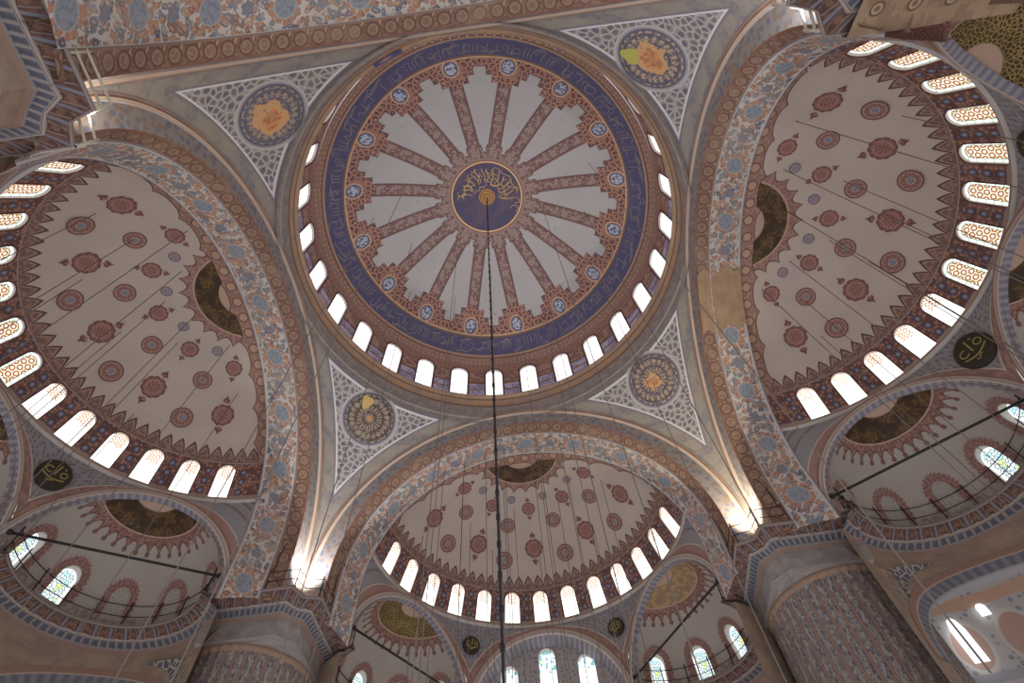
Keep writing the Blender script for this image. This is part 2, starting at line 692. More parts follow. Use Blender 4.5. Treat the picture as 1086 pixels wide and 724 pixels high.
def m_exarch(tc):
    u, v = UV(tc)                            # v 0..1 across from the opening outwards
    c = mix(v > 0.28, D(112, 104, 104), D(124, 112, 104))
    ck = M('GREATER_THAN', fr(u / 0.34), 0.5)
    c = mix((v < 0.28) * ck, c, D(88, 86, 98))
    c = mix(near(v, 0.30, 0.05), c, D(146, 132, 120))
    c = mix(near(v, 0.72, 0.04), c, D(148, 128, 110))
    c = mix(v > 0.76, c, D(112, 84, 74))
    return c


def m_exedra(tc):
    x, y, z = OB(tc)
    r = hyp(x, y)
    th = at2(y, x)
    v = vec(x, y, z)
    n = noise(v, 0.5, 4.0)
    c = mix(soft(n, 0.4, 0.75) * 0.3, D(126, 116, 107), D(112, 101, 92))
    # ragged hanging fringe of the crown medallion
    a = fr(th * 17 / pi) - 0.5
    rb = 2.55 + M('POWER', 1.0 - ab(a) * 2.0, 2.0) * 0.42
    nn = noise(v, 7.0, 2.0)
    lobes = hyp(a * 0.5, r - 2.98)
    c = mix(r < rb, c, mix(nn > 0.48, D(118, 84, 72), D(96, 64, 56)))
    c = mix(lobes < 0.10, c, D(92, 62, 56))
    c = mix(near(r, rb, 0.05), c, D(84, 56, 52))
    c = mix(r < 2.28, c, D(140, 112, 94))
    # grey painted joints by the opening
    c = mix(x < 0.28, c, mix(M('GREATER_THAN', fr(at2(z - 17.8, y) * 9.0), 0.5), D(118, 114, 118), D(96, 94, 104)))
    # painted dado between the windows
    c = mix((z < 18.0) * (noise(vec(th * 6.0, z, 0.0), 3.0, 2.0) > 0.5), c, D(112, 92, 84))
    return c


def m_cornice(tc):
    u, v = UV(tc)                            # v: 0 top lip .. 1 bottom
    a = fr(u / 0.62)
    b = fr(u / 0.31)
    n = noise(vec(u, v * 1.5, 0.0), 5.0, 2.0)
    c = mix(n > 0.5, D(70, 48, 42), D(82, 58, 48))
    wl = ab(a - 0.5) * 2.0
    c = mix(near(wl, 0.25 + v * 0.5, 0.045) * btw(v, 0.18, 0.55), c, D(106, 92, 84))
    c = mix((wl > 0.84) * btw(v, 0.15, 0.58), c, D(86, 84, 94))
    c = mix((hyp(wl, (v - 0.42) * 5.0) < 0.34), c, D(96, 66, 50))
    c = mix(v < 0.14, c, D(102, 91, 86))
    c = mix(near(v, 0.585, 0.03), c, D(122, 110, 102))
    dent = (ab(b - 0.5) < 0.34) * btw(v, 0.66, 0.9)
    c = mix(v > 0.63, c, D(104, 95, 91))
    c = mix(dent, c, D(66, 66, 76))
    c = mix(v > 0.93, c, D(104, 80, 68))
    return c


def m_cofferbeam(tc):
    u, v = UV(tc)
    a = fr(u / 1.0) - 0.5
    n = noise(vec(u, v, 0.0), 2.0, 3.0)
    c = mix(n > 0.5, D(112, 88, 66), D(122, 98, 74))
    rr = hyp(a / 0.17, (v - 0.6) / 0.13)
    c = mix(rr < 1.0, c, D(134, 112, 86))
    c = mix(near(rr, 1.0, 0.16), c, D(84, 62, 46))
    c = mix(rr < 0.45, c, D(98, 74, 56))
    c = mix(v < 0.2, c, D(130, 106, 80))
    return c


def stone(tc, a=(118, 98, 80), b=(100, 84, 72), bw=1.1, bh=0.55):
    u, v = UV(tc)
    n = noise(vec(u, v, 0.0), 1.2, 4.0)
    n2 = noise(vec(u * 0.6, v * 2.0, 2.0), 4.0, 2.0)
    c = mix(soft(n, 0.35, 0.7), D(*a), D(*b))
    c = mix(soft(n2, 0.5, 0.8) * 0.35, c, D(132, 112, 88))
    row = fl(v / bh)
    j = mx(near(fr(v / bh), 0.0, 0.03), near(fr(u / bw + row * 0.5), 0.0, 0.015))
    return mix(j * 0.45, c, D(84, 70, 60))


def m_pier(tc):
    u, v = UV(tc)                            # u metres round, v metres up
    w = 0.62
    a = fr(u / w) - 0.5
    sgn = sn(v * 5.2 + fl(u / w) * 1.7)
    n = noise(vec(u, v, 0.0), 4.0, 2.0)
    c = mix(n > 0.5, D(86, 78, 78), D(98, 88, 84))
    leaf = near(a, sgn * 0.16, 0.09)
    c = mix(leaf * (noise(vec(u, v, 4.0), 3.0, 1.0) > 0.44), c, D(108, 100, 92))
    v3, c3 = voro(vec(u, v * 0.7, 0.0), 4.6, 1.0)
    c = mix((v3 < 0.3) * (c3 > 0.6), c, D(66, 62, 66))
    c = mix((v3 < 0.22) * (c3 < 0.25), c, D(116, 106, 94))
    vd, vc = voro(vec(u, v, 0.0), 3.6, 0.8)
    c = mix((vd < 0.18) * (vc > 0.4), c, D(66, 66, 82))
    c = mix((vd < 0.16) * (vc < 0.2), c, D(110, 112, 84))
    c = mix(ab(a) > 0.40, c, D(112, 82, 66))
    c = mix(near(ab(a), 0.40, 0.025), c, D(74, 56, 52))
    # border at the head
    c = mix(v > 15.3, c, D(116, 92, 74))
    return c


def m_gallery(tc):
    x, y, z = OB(tc)
    th = at2(y, x)
    v = vec(x, y, z)
    vd, vc = voro(v, 3.0, 0.7, dim='3D')
    c = mix(vd < 0.33, D(136, 130, 126), D(106, 104, 108))
    p = fr(th * 4.0) - 0.5
    rr = hyp(p / 0.34, (z - 14.2) / 1.0)
    c = mix(rr < 1.0, c, D(138, 108, 94))
    c = mix(near(rr, 1.05, 0.1), c, D(144, 138, 132))
    c = mix(near(z, 15.9, 0.22), c, D(146, 114, 92))
    c = mix(near(z, 12.9, 0.2), c, D(120, 116, 120))
    p2 = fr(th * 2.5 + 0.05) - 0.5
    r2 = hyp(p2 / 0.3, (z - 10.0) / 1.6)
    c = mix(r2 < 1.0, c, D(126, 96, 86))
    c = mix(near(r2, 1.15, 0.14), c, D(112, 112, 118))
    return c


def m_voussoir(tc):
    u, v = UV(tc)
    a = fr(u / 0.36)
    c = mix(a > 0.5, D(78, 78, 86), D(94, 92, 98))
    c = mix(v < 0.12, c, D(120, 116, 116))
    c = mix(v > 0.66, c, D(112, 86, 72))
    c = mix(near(v, 0.64, 0.04), c, D(132, 116, 104))
    return c


def m_rose(tc):                              # round rosette, uv in -1..1
    u, v = UV(tc)
    r = hyp(u, v); a = at2(v, u)
    c = mix(cs(a * 12.0) * 0.12 + 0.62 > r, D(124, 92, 82), D(108, 74, 66))
    c = mix(near(cs(a * 9.0) * 0.08 + 0.62, r, 0.05), c, D(90, 58, 54))
    c = mix(r < 0.36, c, D(128, 104, 94))
    c = mix(r < 0.26, c, D(98, 104, 116))
    c = mix(near(ab(cs(a * 2.5)) * 0.22, r, 0.05), c, D(74, 66, 72))
    return mix(r > 0.86, c, D(88, 56, 52))


def m_lobed(tc):
    u, v = UV(tc)
    r = hyp(u, v); a = at2(v, u)
    vd = voro(vec(u, v, 0.0), 4.2, 0.8, True)
    c = mix(vd < 0.055, D(98, 60, 54), D(138, 106, 92))
    c = mix(near(r, 0.62, 0.04), c, D(128, 92, 80))
    c = mix(r > 0.84, c, D(90, 54, 50))
    return c


def m_smalldisc(tc):
    u, v = UV(tc)
    r = hyp(u, v); a = at2(v, u)
    c = mix(near(ab(cs(a * 3.0)) * 0.6 + 0.1, r, 0.1), D(98, 90, 96), D(116, 108, 112))
    return mix(r > 0.82, c, D(92, 70, 70))


def m_crescent(tc):
    u, v = UV(tc)
    n = noise(vec(u, v, 0.0), 1.4, 4.0)
    vd = voro(vec(u, v, 0.0), 3.6, 1.0, True)
    vd2 = voro(vec(u + 3.0, v * 0.7, 1.0), 5.5, 1.0, True)
    c = mix(soft(n, 0.4, 0.7), D(46, 32, 20), D(68, 46, 22))
    c = mix((vd < 0.05) * (n > 0.5), c, D(92, 70, 28))
    return mix((vd2 < 0.05) * (n > 0.55), c, D(80, 60, 26))


def m_roundel(kind):
    def f(tc):
        u, v = UV(tc)
        r = hyp(u, v); a = at2(v, u)
        n = noise(vec(u, v, kind * 3.1), 2.2, 4.0)
        n2 = noise(vec(u, v, kind * 1.7), 7.0, 2.0)
        wob = (n - 0.5) * 1.6
        strokes = near(fr(a * 22 / TAU + wob + fl(r * 3.4) * 0.37), 0.5, 0.25) * btw(fr(r * 3.4 + 0.2), 0.16, 0.84)
        ink = (D(74, 70, 80), D(72, 66, 76), D(66, 56, 50), D(70, 62, 70))[kind]
        och = (D(122, 106, 92), D(140, 116, 88), D(122, 104, 82), D(136, 112, 86))[kind]
        c = mix(strokes, ink, och)
        c = mix((n2 > 0.58), c, D(96, 86, 86))
        c = mix(near(r, 0.68, 0.02), c, D(116, 100, 88))
        if kind in (0, 1, 3):
            dr = hyp(u - (0.10 if kind == 0 else 0.0), v) + (n - 0.5) * 0.9
            w = {0: 0.56, 1: 0.50, 3: 0.34}[kind]
            c = mix((dr < w) * (n2 > 0.36), c, D(152, 112, 66))
            c = mix(dr < w * 0.55, c, mix(n2 > 0.5, D(160, 98, 50), D(132, 84, 46)))
        c = mix(r < 0.12, c, D(140, 96, 62))
        c = mix(r > 0.93, c, D(72, 70, 84))
        return c
    return f


def m_pane_drum(tc):
    u, v = UV(tc)
    vd, vc = voro(vec(u, v, 0.0), 5.0, 0.4)
    c = mix((vd > 0.42), (1, 1, 0.98, 1), (0.62, 0.56, 0.56, 1))
    c = mix((vc > 0.86) * (vd < 0.3), c, (1.0, 0.72, 0.70, 1))
    return mix((vc < 0.1) * (vd < 0.3), c, (0.8, 0.95, 0.85, 1))


def m_pane_semi(tc):
    u, v = UV(tc)
    # hexagonal lattice of small rings
    s = 0.34
    row = fl(v / (s * 0.87))
    pu = fr(u / s + row * 0.5) - 0.5
    pv = fr(v / (s * 0.87)) - 0.5
    r = hyp(pu, pv * 0.87)
    c = mix(near(r, 0.33, 0.12), (0.95, 0.90, 0.82, 1), (0.34, 0.13, 0.04, 1))
    nn = noise(vec(u, v, 0.0), 7.0, 0.0)
    c = mix((r > 0.44) * (nn > 0.55), c, (0.45, 0.55, 0.30, 1))
    # clear border strip with a few green panes
    W = 0.48; H = 2.02
    e = mn(W - ab(u), mn(v, H - 0.48 + 0.48 - hyp(u, mx(v - (H - 0.48), 0.0)) * 1.0 - (H - 0.48)))
    ed = mx(ab(u), hyp(u, mx(v - (H - 0.48), 0.0)))
    bd = mx(ed > W - 0.13, v < 0.13)
    c = mix(bd, c, mix(fr(v / 0.36) > 0.82, (1, 1, 1, 1), (0.35, 0.6, 0.42, 1)))
    return mix(near(ed, W - 0.15, 0.02), c, (0.2, 0.18, 0.14, 1))


def m_pane_bright(tc):
    u, v = UV(tc)
    s = 0.30
    row = fl(v / (s * 0.87))
    r = hyp(fr(u / s + row * 0.5) - 0.5, (fr(v / (s * 0.87)) - 0.5) * 0.87)
    nn = noise(vec(u, v, 0.0), 3.0, 2.0)
    head = (v + (nn - 0.5) * 0.5 > 1.25) * (ab(u) < 0.36)
    c = mix(near(r, 0.33, 0.11) * head, (1.0, 0.99, 0.96, 1), (0.42, 0.20, 0.08, 1))  # lattice left out below the head: overexposed daylight painted into the pane
    ed = mx(ab(u), hyp(u, mx(v - 1.54, 0.0)))
    return mix(near(ed, 0.35, 0.015) * (v > 1.2), c, (0.35, 0.4, 0.3, 1))


def m_pane_cold(tc):
    u, v = UV(tc)
    vd = voro(vec(u, v, 0.0), 7.5, 0.9, True)
    vd2, vc = voro(vec(u, v, 0.0), 7.5, 0.9)
    c = mix(vd < 0.11, (0.85, 0.97, 1.0, 1), (0.05, 0.07, 0.08, 1))
    c = mix((vc > 0.8) * (vd > 0.05), c, (0.45, 0.72, 0.76, 1))
    c = mix((vc < 0.05) * (vd > 0.05), c, (0.6, 0.7, 0.3, 1))
    ed = mx(ab(u), hyp(u, mx(v - 1.2, 0.0)))
    return mix(ed > 0.37, c, (0.95, 1.0, 1.0, 1))


def m_pane_clear(tc):
    u, v = UV(tc)
    bars = mx(near(fr(v / 0.42), 0.0, 0.045), near(ab(u), 0.17, 0.012))
    c = mix(bars, (0.97, 1.0, 1.0, 1), (0.5, 0.58, 0.62, 1))
    hd = v > 3.0
    vd, vc = voro(vec(u, v, 0.0), 6.0, 0.7)
    col = mix(vc > 0.35, (0.2, 0.42, 0.46, 1), (0.85, 0.93, 0.98, 1))
    col = mix(vc > 0.92, col, (0.7, 0.65, 0.25, 1))
    return mix(hd, c, col)


MT = {}
def build_materials():
    MT['dome'] = mat('painted dome plaster', m_dome)
    MT['drum'] = mat('painted drum wall', m_drum)
    MT['pend'] = mat('painted pendentive', m_pend)
    MT['ring'] = mat('ochre ring moulding', m_ring)
    MT['edge'] = mat('rope moulding', m_edge)
    MT['blue'] = mat('bluish painted band', m_blueband)
    MT['circ'] = mat('brown band of circles', m_circleband)
    MT['floral'] = mat('floral soffit paint', m_floral)
    MT['semi'] = mat('painted half dome plaster', m_semi)
    MT['semiwall'] = mat('red and blue window wall', m_semiwall)
    MT['spandrel'] = mat('spandrel paint', m_spandrel)
    MT['exarch'] = mat('niche arch paint', m_exarch)
    MT['exedra'] = mat('niche plaster', m_exedra)
    MT['cornice'] = mat('painted muqarnas', m_cornice)
    MT['coffer'] = mat('stone coffers', m_cofferbeam)
    MT['stone'] = mat('warm limestone', lambda tc: stone(tc))
    MT['barestone'] = mat('bare brown stone', lambda tc: stone(tc, (128, 102, 74), (112, 86, 62), 0.9, 0.45))
    MT['greystone'] = mat('grey limestone', lambda tc: stone(tc, (112, 104, 100), (92, 84, 82), 1.4, 0.7))
    MT['pier'] = mat('painted pier flutes', m_pier)
    MT['gallery'] = mat('gallery vault paint', m_gallery)
    MT['vous'] = mat('dark voussoirs', m_voussoir)
    MT['rose'] = mat('rosette paint', m_rose)
    MT['lobed'] = mat('lobed medallion paint', m_lobed)
    MT['disc'] = mat('small disc paint', m_smalldisc)
    MT['crescent'] = mat('black and gold paint', m_crescent, rough=0.45)
    for k in range(4):
        MT['roundel%d' % k] = mat('roundel paint %d' % k, m_roundel(k))
    MT['black'] = mat('black roundel ground', D(40, 34, 24), rough=0.5)
    MT['gold'] = mat('gold leaf', D(150, 122, 62), rough=0.45)
    MT['dimgold'] = mat('faded gold', D(104, 96, 100), rough=0.6)
    MT['olivegold'] = mat('olive gold', D(112, 96, 38), rough=0.5)
    MT['brass'] = mat('brass boss', lambda tc: (lambda x, y, z: mix(near(fr(hyp(x, y) * 5.2), 0.5, 0.2), D(160, 116, 66), D(112, 74, 44)))(*OB(tc)), rough=0.4)
    MT['iron'] = mat('dark iron', D(34, 31, 30), rough=0.6)
    MT['floodlit_metal'] = mat('floodlit railing metal', D(150, 142, 126), rough=0.5)  # railing colour lightened to stand in for floodlight glare
    MT['wire'] = mat('steel wire', D(90, 79, 72), rough=0.6)
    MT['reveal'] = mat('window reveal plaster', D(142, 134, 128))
    MT['reveal_dark'] = mat('window reveal grey paint', D(120, 112, 112))  # plain grey of the drum window reveals
    MT['brownpaint'] = mat('brown wall paint', lambda tc: (lambda x, y, z: mix(noise(vec(x, y, z), 3.0, 3.0) > 0.5, D(100, 82, 76), D(112, 94, 86)))(*OB(tc)))
    MT['border'] = mat('dark window border', D(78, 52, 48))
    MT['fringe'] = mat('red fringe paint', lambda tc: (lambda u, v: mix(noise(vec(u, v, 0.0), 9.0, 2.0) > 0.5, D(98, 66, 60), D(118, 86, 76)))(*UV(tc)))
    MT['blind'] = mat('painted blind window', lambda tc: (lambda u, v: mix(voro(vec(u, v, 0.0), 4.5, 0.8, True) < 0.07, D(112, 110, 104), D(138, 120, 108)))(*UV(tc)))
    MT['pane_drum'] = mat('bright drum glass', m_pane_drum, emit=2.0)
    MT['pane_semi'] = mat('ring lattice glass', m_pane_semi, emit=1.5)
    MT['pane_bright'] = mat('ring lattice glass blown white below', m_pane_bright, emit=1.9)
    MT['pane_cold'] = mat('cold leaded glass', m_pane_cold, emit=1.5)
    MT['pane_clear'] = mat('clear barred glass', m_pane_clear, emit=1.6)
    MT['pane_plain'] = mat('bright plain glass', (0.93, 0.97, 1.0, 1), emit=1.5)
    MT['lamp_glass'] = mat('floodlight glass', (1.0, 0.97, 0.9, 1), emit=6.0)


build_materials()


def spin(fn, pts):
    return pts


# ------------------------------------------------------------------ main dome
def dome_pt(r, az, off=0.0):
    n = DR - off
    z = DZ + n * sqrt(max(0.0, 1 - (r / DR) ** 2))
    rr = r * n / DR
    return (rr * sin(az), rr * cos(az), z)


def build_dome():
    root = tag(empty('dome_ceiling'), 'great central dome with sixteen painted rays and a blue inscription belt', 'dome', kind='structure')
    rt = 11.32
    rings = [0.02 + (rt - 0.02) * (i / 46) for i in range(47)]
    zt = dome_z(rt)
    prof = [(r, None) for r in rings]
    vs, fs, _ = grid(lambda a, b: dome_pt(rings[int(round(b * 46))], a * TAU), 192, 46)
    mesh_obj('dome_shell', vs, fs, MT['dome'], root)
    # crown boss
    b = MB()
    zc = DZ + DR
    b.lathe([(0.62, -0.02), (0.60, -0.10), (0.45, -0.16), (0.40, -0.25), (0.22, -0.34), (0.20, -0.5), (0.08, -0.56), (0.0, -0.58)], 24, (0, 0, zc))
    b.build('crown_boss', MT['brass'], root)
    # gold calligraphy on the crown medallion (upper part of the disc only)
    rnd = random.Random(3)
    g = MB()

    def ribbon(mb, pts, w, off=0.03):
        """pts in dome plan (x right, y towards the far side)"""
        L = []
        for i, (x, y) in enumerate(pts):
            x0, y0 = pts[max(0, i - 1)]; x1, y1 = pts[min(len(pts) - 1, i + 1)]
            dx, dy = x1 - x0, y1 - y0; d = hypot(dx, dy) or 1
            ww = w * (0.55 + 0.45 * sin(pi * (i + 0.6) / (len(pts) + 0.2)))
            L.append(((x - dy / d * ww / 2, y + dx / d * ww / 2), (x + dy / d * ww / 2, y - dx / d * ww / 2)))
        vs = []
        for p, q in L:
            for x, y in (p, q):
                r = hypot(x, y); vs.append(dome_pt(r, atan2(x, y), off))
        mb.add(vs, [(2 * i, 2 * i + 1, 2 * i + 3, 2 * i + 2) for i in range(len(L) - 1)])

    def pol(r, a): return (r * sin(a), -r * cos(a))           # a=0 towards the top of the photograph
    for i in range(15):                                       # tall uprights fanning out
        a = radians(-75 + i * 12.5 + rnd.uniform(-3, 3))
        r0, r1 = rnd.uniform(0.95, 1.25), rnd.uniform(1.95, 2.3)
        ribbon(g, [pol(r0 + (r1 - r0) * k / 5, a + 0.05 * sin(k)) for k in range(6)], 0.07)
    for i in range(17):                                       # linked bowls
        a = radians(-84 + i * 12.5 + rnd.uniform(-4, 4)); rc = rnd.choice((1.2, 1.6, 2.0, 2.25))
        cx, cy = pol(rc, a)
        rr = rnd.uniform(0.15, 0.30)
        st = rnd.uniform(0, TAU)
        ribbon(g, [(cx + rr * cos(st + k * 0.42), cy + rr * 0.8 * sin(st + k * 0.42)) for k in range(11)], 0.055)
    for i in range(5):                                        # long sweeping tails
        r0 = (0.85, 1.1, 1.45, 1.8, 2.25)[i]
        a0 = radians((-60, 5, 30, -85, 20)[i]); a1 = radians((10, 95, 100, -30, 90)[i])
        ribbon(g, [pol(r0 + 0.09 * sin(k * 1.1), a0 + (a1 - a0) * k / 14) for k in range(15)], 0.06)
    for i in range(12):
        x, y = pol(rnd.uniform(1.0, 2.3), radians(rnd.uniform(-75, 110)))
        ribbon(g, [(x, y), (x + 0.07, y + 0.05)], 0.09)
    g.build('gold_inscription', MT['gold'], root, smooth=False)
    # belt inscription: uprights, bowls and tails running round the ring
    bi = MB()

    def belt(r, a): return (r * sin(a), r * cos(a))
    a = 0.0
    while a < TAU:
        s = rnd.random()
        st = 0.018 + 0.012 * rnd.random()
        if s < 0.45:
            ribbon(bi, [belt(10.05 + 0.13 * k, a + 0.004 * sin(k)) for k in range(5)], 0.05)
        elif s < 0.75:
            rr = 0.14 + 0.1 * rnd.random()
            x, y = belt(rnd.choice((10.2, 10.38, 10.55)), a)
            t0 = rnd.uniform(0, TAU)
            ribbon(bi, [(x + rr * cos(t0 + k * 0.6), y + rr * sin(t0 + k * 0.6)) for k in range(8)], 0.045)
        else:
            r0 = rnd.choice((10.12, 10.5, 10.65))
            ribbon(bi, [belt(r0 + 0.06 * sin(k), a + 0.012 * k) for k in range(7)], 0.045)
        a += st * 0.85
    bi.build('belt_inscription', MT['dimgold'], root, smooth=False)
    return root


def build_drum():
    root = tag(empty('drum_wall'), 'ring wall of arched windows under the central dome', 'drum wall', kind='structure')
    bw = TAU * RW / NB
    v0, v1 = -0.15, 4.0
    out = arch_outline(1.20, 3.3)

    def m3w(az0):
        def m3(u, v, d):
            # the wall leans in a little towards the dome
            r = RW + d - max(0.0, v) * 0.03
            a = az0 + u / RW
            return (r * sin(a), r * cos(a), ZS + v)
        return m3
    mb = MB()
    for k in range(NB):
        az = WPH + k * TAU / NB
        bay_mesh(mb, m3w(az), -bw / 2, bw / 2, v0, v1, out, 0.0, 0.0, (k * bw + bw * 0.5, 0.0))
    mb.build('drum_wall_paint', MT['drum'], root, uv=True)
    # sill ring, ochre mouldings down to the arches
    prof = [(11.52, 32.70), (11.40, 32.60), (11.20, 32.42), (11.10, 32.36), (11.07, 32.26), (11.12, 32.16), (11.24, 32.08), (11.30, 31.9), (11.38, 31.5),
            (11.34, 31.4), (11.38, 31.2), (11.42, 30.8), (11.45, 30.2), (11.55, 29.8)]
    m = MB(); m.lathe(prof, 160)
    m.build('ring_moulding', MT['ring'], root)
    # bright blue smear of paint on the ring
    vs = []
    for i in range(9):
        a = radians(194.5 + 8.5 * i / 8)
        for r, z in ((11.03, 32.30), (11.20, 32.05)):
            vs.append((r * sin(a), r * cos(a), z - 0.02 * sin(i)))
    mesh_obj('blue_paint_patch', vs, [(2 * i, 2 * i + 1, 2 * i + 3, 2 * i + 2) for i in range(8)], mat('blue smear', D(62, 62, 100)), root, smooth=False)
    # little bulbs along the near rim
    for i in range(18):
        a = radians(191 - 40 * i / 17)
        m = MB(); m.lathe([(0.0, 0.05), (0.05, 0.03), (0.06, 0.0), (0.05, -0.05), (0.0, -0.08)], 10, (11.02 * sin(a), 11.02 * cos(a), 32.22))
        o = m.build('bulb', MT['reveal'])
        tag(o, 'tiny pale bulb on the rim moulding at the near side of the great dome', 'bulb', 'bulbs along the dome rim')
    # windows, one object each
    src = tag(empty('window_1'), 'arched white glass window in the ring under the central dome', 'window', 'windows of the drum ring', 'structure')
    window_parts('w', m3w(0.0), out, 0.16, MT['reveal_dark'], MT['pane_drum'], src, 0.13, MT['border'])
    src.rotation_euler = (0, 0, -WPH)
    for k in range(1, NB):
        d = dup(src, rz=-(WPH + k * TAU / NB))
        d.name = 'window_%d' % (k + 1)
    return root


# ------------------------------------------------------------------ pendentives
def sphere_pt(r, az_from_x, off=0.0):
    s = SP - off
    z = sqrt(max(0.0, SP * SP - r * r))
    k = s / SP
    return (r * cos(az_from_x) * k, r * sin(az_from_x) * k, ZA + z * k)


def build_pendentives():
    names = {0: ('bottom right', 3), 1: ('bottom left', 2), 2: ('top left', 0), 3: ('top right', 1)}
    labels = {0: 'curved triangle vault with a roundel whose small orange centre is crisp, beside the stone-patched arch',
              1: 'curved triangle vault with a dull brown roundel that has one ochre patch at its rim',
              2: 'curved triangle vault with a roundel washed orange over half its face, nearest the bright railing',
              3: 'curved triangle vault with a roundel with an orange middle and a yellow-green smear'}
    for q in range(4):
        root = tag(empty('pendentive', rz=q * pi / 2), labels[q], 'pendentive', kind='structure')
        # sphere patch between the two arch planes
        z0, z1 = ZC - 0.3, 30.2

        def fn(i, j):
            z = z1 + (z0 - z1) * j
            h = z - ZA
            if h > 0:
                r = sqrt(SP * SP - h * h)
            else:
                r = SP
            a0 = math.acos(min(1.0, A0 / r))
            return (r * cos(a0 + (pi / 2 - 2 * a0) * i), r * sin(a0 + (pi / 2 - 2 * a0) * i), z)
        vs, fs, _ = grid(fn, 48, 60)
        mesh_obj('pendentive_shell', vs, fs, MT['pend'], root)
        # roundel: a shallow disc lying on the sphere
        rc = 12.70
        kind = names[q][1]
        c = Vector(sphere_pt(rc, pi / 4))
        nrm = (Vector((0, 0, ZA)) - c).normalized()
        up = Vector((0, 0, 1)); e2 = (up - nrm * up.dot(nrm)).normalized(); e1 = e2.cross(nrm)
        vs = []; uv = []
        nr, na = 8, 48
        R = 1.66
        prof = [(i / nr, 0.05) for i in range(nr + 1)]
        for i in range(nr + 1):
            for k in range(na):
                a = TAU * k / na
                x, y = R * i / nr * cos(a), R * i / nr * sin(a)
                p = c + e1 * x + e2 * y
                d = (p - Vector((0, 0, ZA))); p = Vector((0, 0, ZA)) + d.normalized() * (SP - (0.05 if i < nr else 0.0))
                vs.append(p); uv.append((i / nr * cos(a), i / nr * sin(a)))
        fs = [(i * na + k, i * na + (k + 1) % na, (i + 1) * na + (k + 1) % na, (i + 1) * na + k) for i in range(nr) for k in range(na)]
        ro = mesh_obj('roundel', vs, fs, MT['roundel%d' % kind], root, uv)
        ro['label'] = 'round calligraphy medallion'
        if kind == 2 or kind == 1:
            # the ochre / yellow smear of repaint on the rim
            mb = MB(); vs = []; 
            ang = {2: radians(125), 1: radians(40)}[kind]
            n = 14
            pts = []
            for k in range(n):
                a = TAU * k / n
                rr = 0.36 + 0.07 * sin(3 * a)
                pts.append((cos(ang) * 1.05 + rr * cos(a) * (1.0 if kind == 2 else 1.3), sin(ang) * 1.05 + rr * sin(a) * 1.2))
            for x, y in pts:
                p = c + e1 * x + e2 * y
                d = (p - Vector((0, 0, ZA))); vs.append(Vector((0, 0, ZA)) + d.normalized() * (SP - 0.07))
            mb.add(vs, [tuple(range(n))])
            mb.build('paint_patch', mat('ochre patch %d' % kind, D(150, 122, 58) if kind == 2 else D(136, 128, 44)), ro, smooth=False)


# ------------------------------------------------------------------ great arches
def arch_curve(n=96):
    """(t along 0..1, function of radius and centre height)"""
    def pt(t, r, zc):
        st = max(0.0, zc - (ZC - 0.5))
        L = pi * 10.0 + 2 * st
        s = t * L
        if s < st: return (r, ZC - 0.5 + s, s)
        if s > L - st: return (-r, ZC - 0.5 + (L - s), s)
        a = (s - st) / 10.0
        return (r * cos(a), zc + r * sin(a), s)
    return pt


def arch_strip(name, m, parent, prof, n=120, uvmode='unit', w=1.0):
    """prof: list of (x, r, zc); sweeps it along the arch"""
    pt = arch_curve()
    vs = []; uv = []
    cum = [0.0]
    for i in range(1, len(prof)):
        cum.append(cum[-1] + hypot(prof[i][0] - prof[i - 1][0], prof[i][1] - prof[i - 1][1]))
    for j, (x, r, zc) in enumerate(prof):
        for i in range(n + 1):
            y, z, s = pt(i / n, r, zc)
            vs.append((x, y, z))
            v = cum[j] / cum[-1]
            uv.append((s, v if uvmode == 'unit' else v * w))
    fs = []
    for j in range(len(prof) - 1):
        for i in range(n):
            a = j * (n + 1) + i
            fs.append((a, a + 1, a + n + 2, a + n + 1))
    return mesh_obj(name, vs, fs, m, parent, uv)


